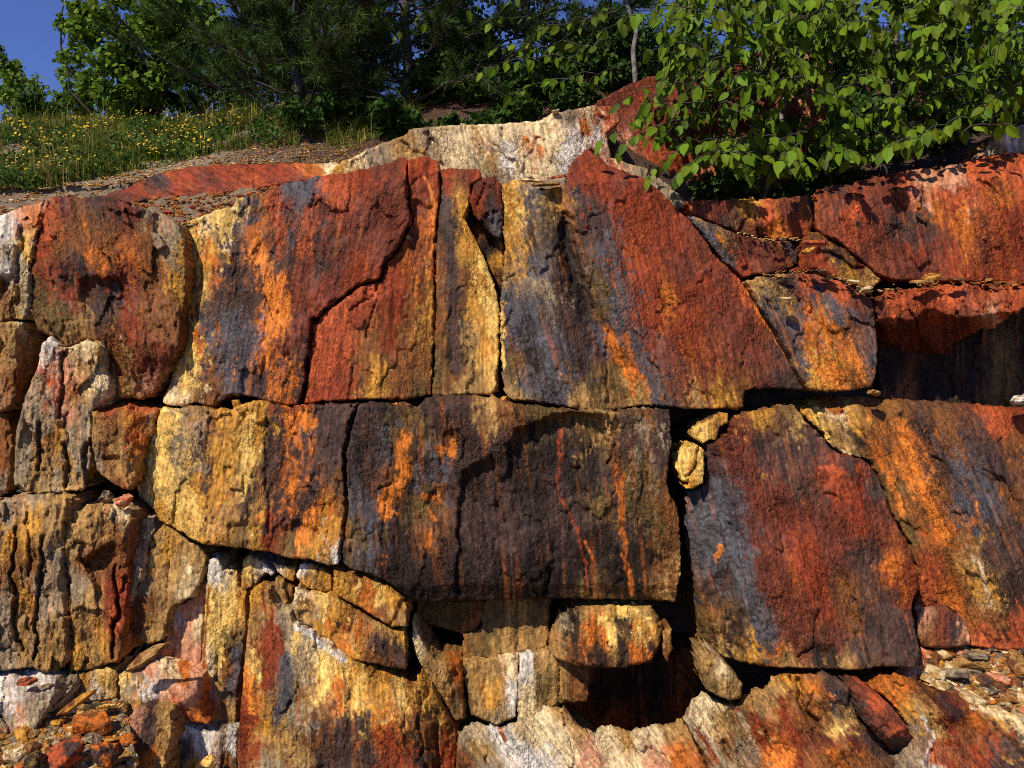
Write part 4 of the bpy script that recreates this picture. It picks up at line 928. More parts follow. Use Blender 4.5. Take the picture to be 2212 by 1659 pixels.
stone_px(2012, 598, 4.06, 25, 67, .35, 'y', "larger tan slate tilted on the shelf under the biggest red block", (.4, -.2, .2), "stone_slate")
stone_px(1990, 608, 4.05, 36, 68, .18, 't', "long grey-tan slate on the shelf under the biggest red block", (.1, -.05, .15), "stone_slate")
stone_px(2062, 603, 4.05, 27, 69, .2, 'n', "brown slate on the shelf, right of the larger tan one", (.1, .05, .1), "stone_slate")
stone_px(1888, 850, 3.97, 22, 70, .5, 't', "small tan stone at the left mouth of the black hollow")
stone_px(2210, 866, 3.95, 32, 71, .45, 'w', "whitish stone at the right edge under the black hollow")
stone_px(1870, 626, 4.08, 20, 72, .5, 'c', "pale angular stone in the crack above the block with rust runs")
stone_px(1846, 608, 4.1, 22, 73, .22, 'c', "pale slate lying left of the pale angular stone", (.1, .1, .3), "stone_slate")
stone_px(1690, 596, 4.12, 22, 74, .25, 't', "thin grey-tan slate at the left end of the upper right shelf", (.1, .0, .2), "stone_slate")
stone_px(1698, 644, 4.0, 24, 75, .15, 'c', "pale thin slate lying on the block with rust runs", (.1, .0, .2), "stone_slate")
stone_px(1625, 430, 4.30, 11, 76, .4, 'Y', "small pale yellow chip on the dark red lumpy rock", None, "stone_chip")
stone_px(1880, 1465, 3.72, 22, 77, .9, 'o', "upright orange stone at the end of the crack under the maroon wedge", (.2, .3, .2))
stone_px(1810, 1455, 3.72, 20, 78, .4, 'c', "pale flat chip in the crack under the maroon wedge", (.2, .1, .4), "stone_chip")
stone_px(508, 872, 3.93, 14, 79, .9, 'y', "small yellow block plugging the crack above the mottled block", (0, 0, .2))
stone_px(879, 876, 3.93, 18, 80, .5, 'n', "brown wedge chip in the crack above the central block", (.1, .3, .2), "stone_chip")
stone_px(1090, 861, 3.93, 14, 81, .5, 'y', "small ochre chip in the crack below the yellow streaked panel", None, "stone_chip")
stone_px(1200, 240, 4.62, 11, 82, .6, 'c', "small pale stone standing on the cream outcrop", None)
stone_px(1178, 398, 4.24, 40, 83, .13, 't', "large flat flake on the ledge between the two peaks", (.1, -.05, .1), "stone_flake")
stone_px(1150, 390, 4.3, 30, 84, .14, 'c', "pale flake behind the large flat one between the two peaks", (.12, .05, .3), "stone_flake")
stone_px(1205, 382, 4.36, 26, 85, .16, 'R', "reddish tilted flake beside the red peak", (.3, -.2, .1), "stone_flake")

# stones of the scree: individuals where they show, chips joined as stuff
CHIP = []


HUE = {'t': "tan", 'c': "cream", 'y': "ochre", 'o': "orange", 'p': "pinkish", 'g': "grey", 'n': "brown", 'Y': "yellow", 'v': "olive", 'R': "red", 'r': "dark red", 'w': "white"}


def stone_label(sz, s0, s1, c, label):
    k = (sz - s0) / (s1 - s0)
    return ("large " if k > .5 else "small " if k < .12 else "mid-sized ") + HUE[c] + " " + label


def scatter(key, n, s0, s1, cols, label, nchip, c0, c1, lift=.25, fl=(.22, .6)):
    for i in range(n):
        sd = int(RNG.integers(1, 10 ** 6))
        p = on_bed(key, RNG.uniform(.02, .98), RNG.uniform(.03, .97))
        sz = s0 + (s1 - s0) * RNG.random() ** 2
        p = p + np.array([0, 0, sz * lift])
        c_ = str(RNG.choice(list(cols)))
        stone(p, sz, sd, RNG.uniform(*fl), c_, stone_label(sz, s0, s1, c_, label), "loose stones: " + label)
    for i in range(nchip):
        p = on_bed(key, RNG.random(), RNG.random())
        sz = RNG.uniform(c0, c1)
        CHIP.append((p + np.array([0, 0, sz * .2]), sz, str(RNG.choice(list(cols)))))


scatter('right', 120, .026, .10, "ttcgntgcpoyn", "stone in the scree bank at the right edge", 2600, .007, .030)
scatter('left', 85, .022, .06, "ttyogcnvy", "stone in the scree heap at the bottom left", 2200, .007, .026)
scatter('top', 34, .015, .042, "oRrotyn", "stone on the ledge below the smooth red slab", 800, .006, .018)
scatter('crown', 8, .02, .05, "ctyg", "flake of stone on the ledge between the two peaks", 50, .006, .015, fl=(.12, .2))


def scatter_line(line, n, s0, s1, cols, label, off, fl, nchip):
    P = pts(line); seg = np.hypot(*np.diff(P, axis=0).T); cum = np.concatenate([[0], np.cumsum(seg)])
    for i in range(n + nchip):
        t = RNG.random() * cum[-1]
        u = np.interp(t, cum, P[:, 0]); v = np.interp(t, cum, P[:, 1]) + RNG.normal() * 3
        Y = float(base_depth(u, v)) + off + RNG.uniform(-.03, .04)
        p = at(u, v, Y)
        if i < n:
            sz = s0 + (s1 - s0) * RNG.random() ** 2; c_ = str(RNG.choice(list(cols)))
            stone(p, sz, int(RNG.integers(1, 10 ** 6)), RNG.uniform(*fl), c_, stone_label(sz, s0, s1, c_, label), "loose stones: " + label)
        else:
            CHIP.append((p, RNG.uniform(.005, .013), str(RNG.choice(list(cols)))))


scatter_line("1640,600 1700,588 1765,584 1840,610 1885,634", 20, .016, .04, "ctytgR", "slate chip on the small shelf left of the biggest red block", .05, (.15, .4), 90)
scatter_line("1900,628 1975,618 2041,612 2141,610 2230,612", 18, .012, .034, "ytntR", "slate chip on the narrow shelf under the biggest red block", .03, (.15, .35), 90)
scatter_line("1590,500 1640,517 1704,520 1745,514", 9, .012, .03, "ctyg", "chip on the sloping red-brown rock with the grey stripe", .08, (.2, .5), 40)
scatter('rim', 40, .012, .035, "tcyontg", "stone on the bare rim left of the smooth red slab", 1500, .006, .017)
for i in range(2600):
    yy = 4.9 + .6 * RNG.random() ** 1.6; xx = RNG.uniform(-3.4, -.9) * yy / 4.9
    CHIP.append((np.array([xx, yy, float(hill_z(np.array([xx]), np.array([yy]))[0])]), RNG.uniform(.007, .022), str(RNG.choice(list("tgycnt")))))

# chips: one mesh of many small angular splinters
tmpl = []
for s in range(8):
    me = stone_mesh(900 + s, .35, 't')
    n = len(me.vertices); co = np.zeros(n * 3, np.float32); me.vertices.foreach_get("co", co)
    tri = np.zeros(len(me.polygons) * 3, np.int32); me.polygons.foreach_get("vertices", tri)
    tmpl.append((co.reshape(-1, 3), tri.reshape(-1, 3)))
Vc, Fc, Cc = [], [], []; o_ = 0
for (p, sz, c) in CHIP:
    co, tri = tmpl[int(RNG.integers(0, 8))]
    a = RNG.uniform(0, 6.28); b = RNG.normal(0, .3); ca_, sa_ = math.cos(a), math.sin(a); cb, sb = math.cos(b), math.sin(b)
    R1 = np.array([[ca_, -sa_, 0], [sa_, ca_, 0], [0, 0, 1]]) @ np.array([[1, 0, 0], [0, cb, -sb], [0, sb, cb]])
    Vc.append((co * sz) @ R1.T + p); Fc.append(tri + o_); o_ += len(co)
    Cc.append(np.tile(PAL[c] * RNG.uniform(.6, 1.25), (len(co), 1)))
link("gravel", make_mesh("gravel", np.concatenate(Vc), [np.concatenate(Fc)], False, np.concatenate(Cc)), ROCK_STONE, None,
     "small angular rock chips strewn over the scree and ledges", "gravel", None, "stuff")

# ------------------------------------------------------------------ plants
LEAF6 = (np.array([[0, 0, 0], [.30, .34, .05], [.22, .72, .02], [0, 1, -.06], [-.22, .72, .02], [-.30, .34, .05], [0, .45, -.03]], float),
         np.array([[0, 1, 6], [1, 2, 6], [2, 3, 6], [3, 4, 6], [4, 5, 6], [5, 0, 6]]))
LEAFR = (np.array([[0, 0, 0], [.42, .22, .04], [.40, .62, .03], [0, 1, -.05], [-.40, .62, .03], [-.42, .22, .04]], float),
         np.array([[0, 1, 2], [0, 2, 3], [0, 3, 4], [0, 4, 5]]))


def norm(a):
    return a / np.maximum(np.linalg.norm(a, axis=-1, keepdims=True), 1e-9)


def frames(n, dirb, dirj, nb, nj, rng):
    """leaf axes: growth direction and surface normal, both biased"""
    d = norm(np.asarray(dirb) + dirj * rng.normal(size=(n, 3)))
    nn = np.asarray(nb) + nj * rng.normal(size=(n, 3))
    nn = norm(nn - d * np.sum(nn * d, -1, keepdims=True))
    x = np.cross(d, nn)
    return x, d, nn


def leaf_cloud(P, size, tmpl, dirb, dirj, nb, nj, rng, tint=(.6, 1.35)):
    n = len(P)
    x, d, nn = frames(n, dirb, dirj, nb, nj, rng)
    T, F = tmpl
    s = np.asarray(size)[:, None, None] if np.ndim(size) else size
    V = P[:, None, :] + s * (T[None, :, 0, None] * x[:, None, :] + T[None, :, 1, None] * d[:, None, :] + T[None, :, 2, None] * nn[:, None, :])
    FF = (F[None] + (np.arange(n) * len(T))[:, None, None]).reshape(-1, F.shape[1])
    c = rng.uniform(*tint, n)
    hue = rng.uniform(-.15, .25, n)
    C = np.stack([c * (1 + hue), c, c * (1 - hue * .5)], -1)
    return V.reshape(-1, 3), FF, np.repeat(C, len(T), 0)


def tube(path, r0, r1, sides=6):
    path = np.asarray(path, float); n = len(path)
    V = []; rr = np.linspace(r0, r1, n)
    for i in range(n):
        t = norm(path[min(i + 1, n - 1)] - path[max(i - 1, 0)])
        a = norm(np.cross(t, [.3, .9, .2])); b = np.cross(t, a)
        for k in range(sides):
            an = 6.2832 * k / sides
            V.append(path[i] + rr[i] * (math.cos(an) * a + math.sin(an) * b))
    F = []
    for i in range(n - 1):
        for k in range(sides):
            F.append([i * sides + k, i * sides + (k + 1) % sides, (i + 1) * sides + (k + 1) % sides, (i + 1) * sides + k])
    return np.array(V), np.array(F)


def join(parts):
    V, F, o = [], [], 0
    for v, f in parts:
        V.append(v); F.append(f + o); o += len(v)
    return np.concatenate(V), np.concatenate(F)


def curve(a, b, sag, rng, n=6, wob=.05):
    t = np.linspace(0, 1, n)[:, None]
    a = np.asarray(a, float); b = np.asarray(b, float)
    p = a * (1 - t) + b * t
    L = np.linalg.norm(b - a)
    p[:, 2] += (sag * L * 4 * t * (1 - t))[:, 0]
    p[1:-1] += rng.normal(size=(n - 2, 3)) * wob * L * .5
    return p


def empty(name, loc, label, cat, group=None):
    o = bpy.data.objects.new(name, None); COL.objects.link(o)
    o["label"] = label; o["category"] = cat
    if group: o["group"] = group
    o.location = (0, 0, 0)
    return o


def leafy_tree(name, label, base, top, blobs, nleaf, size, lmat, bmat, rng, tmpl, trunk_r=.03, group=None, dirb=(0, -.2, -.5), dirj=.8, nb=(-.35, -.5, .7), nj=.6, lumps=14, cat="tree", tint=(.6, 1.35)):
    """blobs: list of (centre, (rx, ry, rz)); foliage in clumps around twig ends inside them"""
    root = empty(name, base, label, cat, group)
    trunk = curve(base, top, 0, rng, 8, .06)
    v, f = tube(trunk, trunk_r, trunk_r * .35, 8)
    link("trunk", make_mesh("trunk", v, [f]), bmat, root)
    tw = []; LP = []
    tot = sum(b[1][0] * b[1][2] for b in blobs)
    for (c, r) in blobs:
        k = max(3, int(lumps * len(blobs) * r[0] * r[2] / tot))
        nl = int(nleaf * r[0] * r[2] / tot / k)
        for i in range(k):
            q = norm(rng.normal(size=3)) * rng.random() ** .45
            p = np.asarray(c) + q * np.asarray(r)
            s = trunk[int(np.clip(np.argmin(np.abs(trunk[:, 2] - p[2] + .3)), 1, 7))]
            path = curve(s, p, .06, rng, 6, .08)
            tw.append(tube(path, trunk_r * .28, .002, 4))
            spread = .5 * min(r) * rng.uniform(.6, 1.1) / max(1, k ** .18)
            w = rng.random((nl, 1)) ** .7
            along = path[3] * (1 - w) + path[5] * w
            LP.append(along + rng.normal(size=(nl, 3)) * spread * np.array([1, 1, .8]) * .55)
    v, f = join(tw)
    link("branches", make_mesh("branches", v, [f]), bmat, root, kind="stuff")
    P = np.concatenate(LP)
    V, F, C = leaf_cloud(P, size * rng.uniform(.65, 1.2, len(P)), tmpl, dirb, dirj, nb, nj, rng, tint)
    link("crown", make_mesh("crown", V, [F], True, C), lmat, root)
    return root


rng = np.random.default_rng(21)


def A(u, v, Y):
    return at(u, v, Y)


def R3(ru, Y, rv=None, ry=None):
    k = Y / FP
    return (ru * k, (ry if ry else ru) * k, (rv if rv else ru) * k)


Y0 = 7.0
leafy_tree("aspen_tree", "bushy bright green aspen standing on the grassy slope at the left", hill_at(345, Y0), A(290, -150, Y0),
           [(A(300, 60, Y0), R3(135, Y0, 120)), (A(300, 180, Y0), R3(110, Y0, 100)), (A(180, 60, Y0), R3(60, Y0, 80)), (A(400, 60, Y0), R3(90, Y0, 120)), (A(330, 250, Y0), R3(110, Y0, 70)), (A(220, 130, Y0), R3(70, Y0, 60))],
           9000, .055, LEAF_ASPEN, BARK, rng, LEAFR, .035, lumps=16)
leafy_tree("aspen_tree", "slender aspen top leaning into the sky between the bushy aspen and the left edge", hill_at(190, 7.6), A(130, -40, 7.6),
           [(A(140, 40, 7.6), R3(35, 7.6, 45)), (A(160, 100, 7.6), R3(40, 7.6, 60))], 500, .05, LEAF_ASPEN, BARK, rng, LEAFR, .015, lumps=6)
for i, (u, v, ru, rv, Y, lab) in enumerate([
        (45, 200, 60, 70, 11.5, "hazy green bush farthest left on the slope's skyline"),
        (15, 150, 30, 60, 12.5, "narrow pale bush top at the left picture edge"),
        (175, 190, 65, 55, 10.5, "green bush on the skyline between the left edge and the bushy aspen"),
        (90, 215, 55, 35, 10.0, "low green bush in front of the skyline bushes at the left"),
        (250, 215, 60, 40, 9.0, "low bush at the left foot of the bushy aspen")]):
    leafy_tree("bush", lab, hill_at(u, Y), A(u, v - rv * .6, Y), [(A(u, v, Y), R3(ru, Y, rv)), (A(u + ru * .3, v + rv * .5, Y), R3(ru, Y, rv * .7))], 1500, .06, LEAF_ASPEN if i != 3 else LEAF_SHRUB, BARK, rng, LEAFR, .02, group="bushes on the left skyline", lumps=12, cat="bush")


def pine(name, label, base, height, tiers, reach, rng, lean=(0, 0), tufts=5, nn=70, nlen=.095, first=.12):
    root = empty(name, base, label, "pine tree")
    base = np.asarray(base); top = base + np.array([lean[0], lean[1], height])
    tr = curve(base, top, 0, rng, 9, .02)
    v, f = tube(tr, .045, .012, 8)
    link("trunk", make_mesh("trunk", v, [f]), BARK, root)
    P, D = [], []
    tw = []
    for t in range(tiers):
        ft = first + (1 - first) * t / tiers
        i = ft * 8; i0 = int(i); s = tr[i0] + (tr[min(i0 + 1, 8)] - tr[i0]) * (i - i0)
        nb = rng.integers(5, 7); a0 = rng.uniform(0, 6.28)
        for b in range(nb):
            an = a0 + 6.283 * b / nb + rng.normal() * .2
            L = reach * (1 - .65 * ft) * rng.uniform(.7, 1.15)
            d = np.array([math.cos(an), math.sin(an), rng.uniform(-.05, .35)])
            e = s + d * L
            path = curve(s, e, -.05, rng, 7, .05)
            v, f = tube(path, .010, .004, 5)
            link("limb", make_mesh("limb", v, [f]), BARK, root)
            for k in range(tufts):
                w = rng.uniform(.3, 1.0); j = w * 6; j0 = min(int(j), 5)
                q = path[j0] + (path[j0 + 1] - path[j0]) * (j - j0)
                dd = norm(d + rng.normal(size=3) * .45 + np.array([0, 0, .35]))
                e2 = q + dd * L * .28 * rng.uniform(.5, 1.2)
                tw.append(tube(curve(q, e2, -.05, rng, 4, .04), .005, .003, 4))
                P.append(e2); D.append(dd)
                P.append(q * .4 + e2 * .6); D.append(dd)
            P.append(e); D.append(norm(d + np.array([0, 0, .3])))
    v, f = join(tw)
    link("branches", make_mesh("branches", v, [f]), BARK, root, kind="stuff")
    P = np.array(P); D = np.array(D); n = len(P)
    # needle tufts: bottle brushes pointing along the shoot
    t = rng.uniform(-.9, .25, (n, nn, 1)) * .11
    O = P[:, None, :] + D[:, None, :] * t
    nd = norm(D[:, None, :] * .95 + rng.normal(size=(n, nn, 3)) * .62)
    ln = nlen * rng.uniform(.7, 1.2, (n, nn, 1))
    sd = norm(np.cross(nd, rng.normal(size=(n, nn, 3)))) * .0032
    V = np.stack([O - sd, O + sd, O + nd * ln], 2).reshape(-1, 3)
    F = np.arange(len(V)).reshape(-1, 3)
    c = rng.uniform(.6, 1.5, (n, nn, 1)) * np.array([1.0, 1.0, .9]) * rng.uniform(.7, 1.3, (n, 1, 1))
    C = np.repeat(c.reshape(-1, 3), 3, 0)
    link("crown", make_mesh("crown", V, [F], True, C), NEEDLE, root)
    return root


pine("pine_tree", "dark long-needled pine behind the smooth red slab, next to the aspen", hill_at(650, 5.9), 2.0, 11, 1.0, rng, tufts=8, nn=66, first=.03)
pine("pine_tree", "dark pine in the middle of the picture behind the cream outcrop", hill_at(880, 6.0), 2.6, 12, 1.1, rng, tufts=8, nn=66, first=.03)
pine("pine_tree", "pine in deep shade right of the middle, behind the hanging birch sprays", hill_at(1140, 6.6), 3.0, 12, 1.2, rng, tufts=7, nn=60, first=.03)
pine("pine_tree", "pine half hidden farther back between the aspen and the middle pine", hill_at(540, 7.6), 2.4, 9, 1.1, rng, tufts=7, nn=55, first=.03)
pine("pine_tree", "pine farther back between the two dark pines, tops in the sky", hill_at(790, 7.6), 3.2, 11, 1.3, rng, tufts=7, nn=55, first=.03)

for i, (u, Y, ru, rv, dv, lab) in enumerate([
        (760, 7.4, 120, 90, -70, "dark undergrowth bush between the two dark pines"),
        (960, 6.0, 90, 60, -45, "dark undergrowth bush right behind the cream outcrop"),
        (1010, 8.2, 140, 150, -150, "tall shaded bush behind the middle pine"),
        (1230, 7.2, 130, 110, -90, "shaded bush behind the birch sprays in the middle"),
        (1380, 8.6, 150, 120, -90, "shaded bush behind the red rock hump"),
        (1700, 7.8, 200, 170, -110, "shaded bush behind the right-hand birch trunks"),
        (2000, 7.2, 220, 200, -110, "dark bush filling the upper right behind the birch leaves"),
        (1900, 5.6, 170, 90, -40, "dark low bush just above the biggest red block"),
        (1620, 5.3, 110, 60, -20, "dark low bush above the dark red lumpy rock"),
        (2180, 5.8, 140, 130, -90, "dark bush at the right picture edge behind the birch leaves"),
        (470, 8.6, 150, 140, -110, "dark bush behind the aspen's right side and the pines"),
        (640, 8.8, 170, 170, -150, "tall dark bush behind the pine next to the aspen"),
        (1480, 6.4, 150, 110, -70, "dark bush just behind the crest of the red rock hump"),
        (1800, 6.4, 200, 130, -90, "dark bush behind the stems in the middle of the birch"),
        (1080, 5.7, 90, 45, -30, "low dark bush behind the notch of the cream outcrop"),
        (1180, 5.6, 90, 70, -45, "dark bush behind the highest part of the cream outcrop"),
        (1290, 6.2, 100, 90, -60, "dark bush left of the red rock hump's crest"),
        (1000, 6.6, 120, 80, -60, "dark bush on the bank between the middle pine and the outcrop"),
        (1010, 5.2, 70, 35, -20, "small leafy seedling bush on the litter behind the outcrop's left half"),
        (1130, 5.25, 60, 30, -18, "small leafy seedling bush on the litter behind the outcrop's right half"),
        (1240, 5.4, 60, 40, -25, "small leafy bush beside the top of the cream outcrop"),
        (1560, 4.95, 90, 50, -20, "dark leafy bush hugging the rim beside the red hump"),
        (1760, 4.95, 110, 45, -20, "dark leafy bush in the shade above the join of the red rocks"),
        (860, 5.5, 110, 40, -25, "low dark bush at the left end of the cream outcrop"),
        (700, 5.7, 110, 50, -30, "low dark bush under the pine behind the smooth red slab")]):
    b = hill_at(u, Y); c = b + np.array([0, 0, -dv / FP * Y])
    leafy_tree("bush", lab, b, c + np.array([0, 0, rv / FP * Y * .6]), [(c, R3(ru, Y, rv)), (c + np.array([.1, 0, -.15]), R3(ru * .8, Y, rv * .7))], 4200 if ru > 95 else 1500, .06, LEAF_SHRUB, BARK, rng, LEAF6, .02, group="undergrowth bushes", lumps=18, cat="bush")

# ---- birch with hanging leaf sprays, close to the rim
prof = [(0, 0), (.16, .07), (.27, .20), (.305, .36), (.265, .55), (.17, .73), (.07, .88), (0, 1)]
BV = []; BF = []
mid = [(0, y) for _, y in prof]
for side in (1, -1):
    o = len(BV)
    for k, (x, y) in enumerate(prof):
        ser = .02 * (k % 2) if 0 < k < 7 else 0
        BV.append((side * (x + ser) * .95, y, .16 * x + -.10 * y * y))
    for k, (x, y) in enumerate(prof):
        BV.append((0, y, -.10 * y * y))
    n = len(prof)
    for k in range(n - 1):
        qd = [o + k, o + k + 1, o + n + k + 1, o + n + k]
        BF.append(qd if side < 0 else qd[::-1])
BV = np.array(BV); BF = np.array(BF)
BIRCH_T = (BV, BF)
birch_leaf_me = make_mesh("leaf", BV, [BF], True, np.ones((len(BV), 3)))
birch_leaf_me.materials.append(LEAF_BIRCH)
LEAF_VAR = []
for k in range(6):
    c = rng.uniform(.75, 1.3); hu = rng.uniform(-.1, .3)
    me = make_mesh("leaf", BV, [BF], True, np.tile([c * (1 + hu), c, c * .9], (len(BV), 1)))
    me.materials.append(LEAF_BIRCH)
    LEAF_VAR.append(me)


def birch(label, stems, sprays, rng, nsingle, size, group=None):
    """stems: list of (base, top); sprays: (start, end, leaves)"""
    root = empty("birch_tree", stems[0][0], label, "tree", group)
    for (a, b, r) in stems:
        v, f = tube(curve(a, b, 0, rng, 8, .05), r, r * .5, 8)
        link("trunk", make_mesh("trunk", v, [f]), WHITEBARK, root)
    P, D, N, S = [], [], [], []
    tw = []
    for (a, b, k) in sprays:
        path = curve(a, b, .10, rng, 7, .05)
        tw.append(tube(path, .0035, .0015, 4))
        for i in range(k):
            w = (i + rng.uniform(.1, .9)) / k; w = .12 + .88 * w; j = w * 6; j0 = min(int(j), 5)
            q = path[j0] + (path[j0 + 1] - path[j0]) * (j - j0)
            dd = norm(path[j0 + 1] - path[j0])
            side = 1 if i % 2 else -1
            out = np.array([dd[1] * -side, dd[0] * side, 0]) * .6
            g = norm(dd * .45 + out * .8 + np.array([0, -.12, -.85]) + rng.normal(size=3) * .28)
            stem = q + g * .018
            tw.append(tube(np.array([q, stem]), .0009, .0009, 3))
            nn = np.array([-.35, -.6, .45]) + rng.normal(size=3) * .62
            nn = norm(nn - g * (nn @ g))
            P.append(stem); D.append(g); N.append(nn); S.append(size * rng.uniform(.6, 1.15))
    v, f = join([(v_, f_) for v_, f_ in tw])
    link("twigs", make_mesh("twigs", v, [f]), BARK, root, kind="stuff")
    P = np.array(P); D = np.array(D); N = np.array(N); S = np.array(S)
    X = np.cross(D, N)
    # the leaves that show largest are parts of their own
    order = np.argsort(P[:, 1] / S)
    single = set(order[:nsingle].tolist())
    for i in single:
        o = bpy.data.objects.new("leaf", LEAF_VAR[i % 6]); COL.objects.link(o)
        o.matrix_world = Matrix((( X[i][0] * S[i], D[i][0] * S[i], N[i][0] * S[i], P[i][0]), (X[i][1] * S[i], D[i][1] * S[i], N[i][1] * S[i], P[i][1]),
                                 (X[i][2] * S[i], D[i][2] * S[i], N[i][2] * S[i], P[i][2]), (0, 0, 0, 1)))
        o.parent = root
    rest = [i for i in range(len(P)) if i not in single]
    if rest:
        T = BV
        V = P[rest][:, None] + S[rest][:, None, None] * (T[None, :, 0, None] * X[rest][:, None] + T[None, :, 1, None] * D[rest][:, None] + T[None, :, 2, None] * N[rest][:, None])
        F = (BF[None] + (np.arange(len(rest)) * len(T))[:, None, None]).reshape(-1, 4)
        c = rng.uniform(.4, 1.3, len(rest)); hu = rng.uniform(-.1, .3, len(rest))
        C = np.repeat(np.stack([c * (1 + hu), c, c * .9], -1), len(T), 0)
        link("foliage", make_mesh("foliage", V.reshape(-1, 3), [F], True, C), LEAF_BIRCH, root, kind="stuff")
    return root


def spray_px(u0, v0, u1, v1, Y, k, j=.12):
    return (A(u0, v0, Y + rng.uniform(-j, j)), A(u1, v1, Y - .08 + rng.uniform(-j, j)), k)


sp = []
# the low spray over the red hump
for (u0, v0, u1, v1, Y, k) in [(1500, 190, 1330, 220, 4.35, 9), (1520, 220, 1300, 300, 4.3, 11), (1480, 260, 1330, 330, 4.3, 10), (1480, 310, 1400, 385, 4.3, 10), (1540, 330, 1450, 390, 4.3, 10), (1420, 200, 1370, 260, 4.3, 6), (1560, 120, 1400, 110, 4.4, 10), (1560, 60, 1330, 40, 4.5, 10), (1500, 20, 1290, 70, 4.6, 10), (1600, 300, 1500, 360, 4.35, 9), (1450, 130, 1420, 200, 4.35, 7)]:
    sp.append(spray_px(u0, v0, u1, v1, Y, k, .05))
low_u = [1450, 1550, 1650, 1750, 1850, 1950, 2050, 2150, 2260]
low_v = [330, 380, 400, 395, 370, 340, 310, 300, 300]
for i in range(480):
    u = rng.uniform(1480, 2260); vm = np.interp(u, low_u, low_v)
    v = rng.uniform(-60, 1) if rng.random() < .25 else rng.uniform(0, 1) * (vm - 20)
    d = rng.choice([-1, 1], p=[.6, .4])
    L = rng.uniform(60, 150)
    u1 = u + d * L * rng.uniform(.5, 1.0); v1 = min(v + L * rng.uniform(.0, .7), np.interp(u1, low_u, low_v) - 30)
    if v1 < v - 40:
        continue
    sp.append(spray_px(u, v, u1, v1, rng.uniform(4.3, 5.1), int(rng.integers(6, 11))))
birch("birch with large bright hanging leaves over the right half of the rock rim",
      [(hill_at(1640, 4.95), A(1655, -250, 5.0), .028), (hill_at(1690, 5.0), A(1730, -250, 5.1), .022), (hill_at(1900, 5.1), A(1960, -250, 5.1), .024)], sp, rng, 300, .088)
sp = []
for (u0, v0, u1, v1, Y, k) in [(1300, 40, 1130, 90, 5.3, 9), (1280, 100, 1090, 130, 5.3, 10), (1260, 140, 1040, 155, 5.2, 11), (1240, 170, 1100, 205, 5.2, 10), (1290, 160, 1170, 200, 5.2, 8), (1230, 60, 1050, 50, 5.4, 9), (1180, 10, 1000, 20, 5.5, 9), (1250, 0, 1080, 0, 5.4, 9), (1330, 90, 1240, 120, 5.2, 8), (1330, 20, 1250, 60, 5.2, 9), (1200, 110, 1060, 110, 5.4, 9), (1340, 150, 1270, 180, 5.2, 7), (900, 10, 760, 40, 5.6, 8), (980, 50, 850, 80, 5.6, 8), (1000, 0, 900, 40, 5.6, 8), (820, 0, 750, 60, 5.7, 7)]:
    sp.append(spray_px(u0, v0, u1, v1, Y, k, .1))
birch("thin birch whose small leaf sprays hang before the dark pines in the middle", [(hill_at(1340, 5.6), A(1370, -250, 5.6), .02)], sp, rng, 0, .078)

# ---- grass, flowers and litter on the slope
n = 95000
x = rng.uniform(-4.6, -.6, n); y = 4.9 + 5.0 * rng.random(n) ** 1.3
cl = fbm(x / .35, y / .35, 501, 3)
keep = (cl > -.28 + .2 * (x > -2.3)) & ((x < -1.55) | (y > 5.3)) & (y > 4.88 + .35 * np.clip((x + 2.9) / 1.2, 0, 1))
x, y = x[keep], y[keep]
z = hill_z(x, y)
n = len(x)
h = rng.uniform(.03, .12, n) * (1 + 1.1 * np.clip(fbm(x / .3, y / .3, 505, 3), -.6, 1.2))
h *= np.where(rng.random(n) < .06, 2.0, 1.0)
bend = rng.normal(size=(n, 3)) * .45; bend[:, 2] = 1; bend = norm(bend)
sdv = norm(np.cross(bend, rng.normal(size=(n, 3)))) * .0036
B0 = np.stack([x, y, z - .01], -1)
mid = B0 + np.array([0, 0, .55]) * h[:, None] + bend * h[:, None] * .1
tip = B0 + bend * h[:, None]
V = np.stack([B0 - sdv, B0 + sdv, mid + sdv * .7, mid - sdv * .7, tip], 1).reshape(-1, 3)
k = np.arange(n) * 5
Fq = np.stack([k, k + 1, k + 2, k + 3], -1); Ft = np.stack([k + 3, k + 2, k + 4], -1)
dry = (rng.random(n) < .35 + .5 * np.clip(fbm(x / .6, y / .6, 511, 2), -.5, .9))[:, None]
c = rng.uniform(.5, 1.2, (n, 1)) * np.where(dry, np.array([2.3, 1.7, 2.0]), np.array([.85, 1.0, .5]))
link("grass", make_mesh("grass", V, [Fq, Ft], True, np.repeat(c, 5, 0)), GRASS, None, "green and dry tufted grass on the slope at the upper left", "grass", None, "stuff")
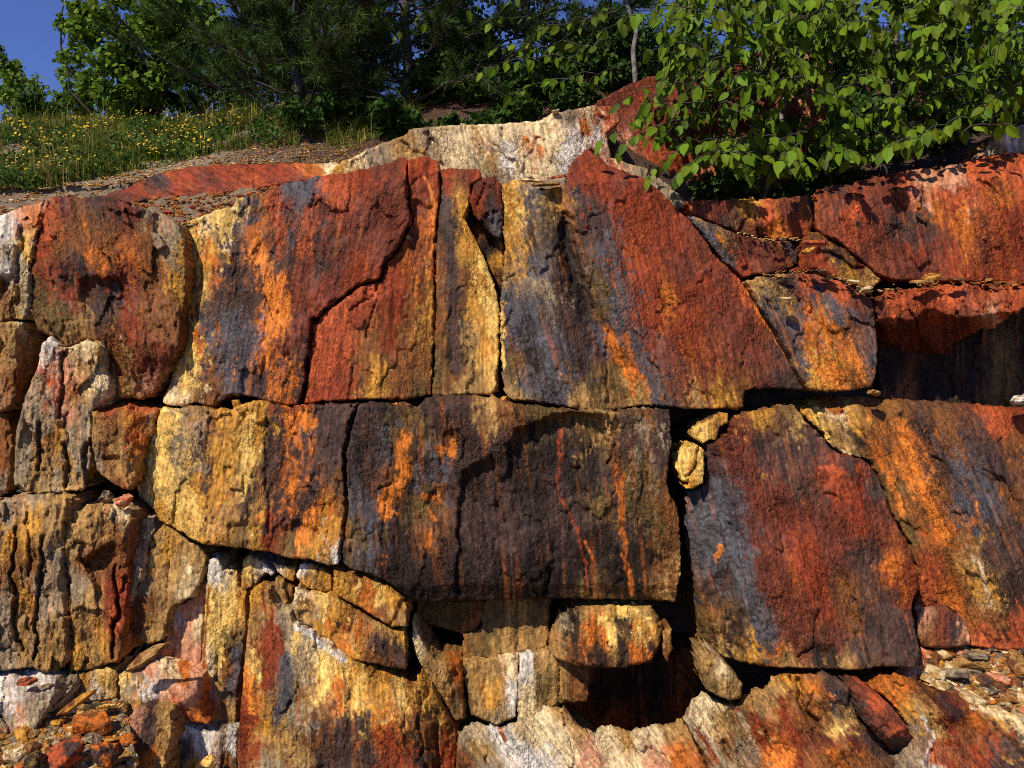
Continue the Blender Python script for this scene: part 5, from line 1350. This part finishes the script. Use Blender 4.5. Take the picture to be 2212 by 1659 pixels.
# leafy weeds between the blades
n = 26000
x = rng.uniform(-4.6, -1.5, n); y = 4.88 + 2.3 * rng.random(n) ** 1.5
kp = (fbm(x / .4, y / .4, 507, 2) > -.1) & (y > 4.88 + .35 * np.clip((x + 2.9) / 1.2, 0, 1))
x, y = x[kp], y[kp]; z = hill_z(x, y) + rng.uniform(0, .10, len(x))
V, F, C = leaf_cloud(np.stack([x, y, z], -1), .028 * rng.uniform(.6, 1.3, len(x)), LEAF6, (0, -.2, .5), .7, (-.3, -.5, .7), .6, rng, (.7, 1.6))
link("weeds", make_mesh("weeds", V, [F], True, C), LEAF_SHRUB, None, "low leafy weeds among the grass at the upper left", "weeds", None, "stuff")
# yellow flower heads
n = 2400
x = rng.uniform(-4.4, -1.9, n); y = 4.95 + 2.6 * rng.random(n) ** 1.2
kp = fbm(x / .3, y / .3, 509, 3) > .05
x, y = x[kp], y[kp]; z = hill_z(x, y) + rng.uniform(.06, .15, len(x))
DISC = (np.array([[0, 0, .2]] + [[math.cos(a) * .5, math.sin(a) * .5, 0] for a in np.linspace(0, 6.283, 7)[:-1]]), np.array([[0, i, i % 6 + 1] for i in range(1, 7)]))
V, F, C = leaf_cloud(np.stack([x, y, z], -1), .017 * rng.uniform(.5, 1.4, len(x)), DISC, (1, 0, 0), .3, (-.1, -.5, .8), .3, rng, (.75, 1.2))
link("wildflowers", make_mesh("wildflowers", V, [F], True, C), PETAL, None, "small yellow flower heads scattered over the grass at the upper left", "flowers", None, "stuff")
# rusty needle litter under the pines
n = 30000
x = rng.uniform(-1.9, 4.0, n); y = rng.uniform(4.9, 7.8, n); z = hill_z(x, y) + .012
V, F, C = leaf_cloud(np.stack([x, y, z], -1), .05 * rng.uniform(.5, 1.2, n), (np.array([[-.05, 0, 0], [.05, 0, 0], [0, 1, .05]]), np.array([[0, 1, 2]])), (0, 0, .1), .8, (0, 0, 1), .3, rng, (.5, 1.3))
LITTER = mat_leaf("needle_litter", (.22, .10, .035), .1, .8)
link("needle_litter", make_mesh("needle_litter", V, [F], True, C), LITTER, None, "rusty brown needle litter on the ground below the pines", "litter", None, "stuff")
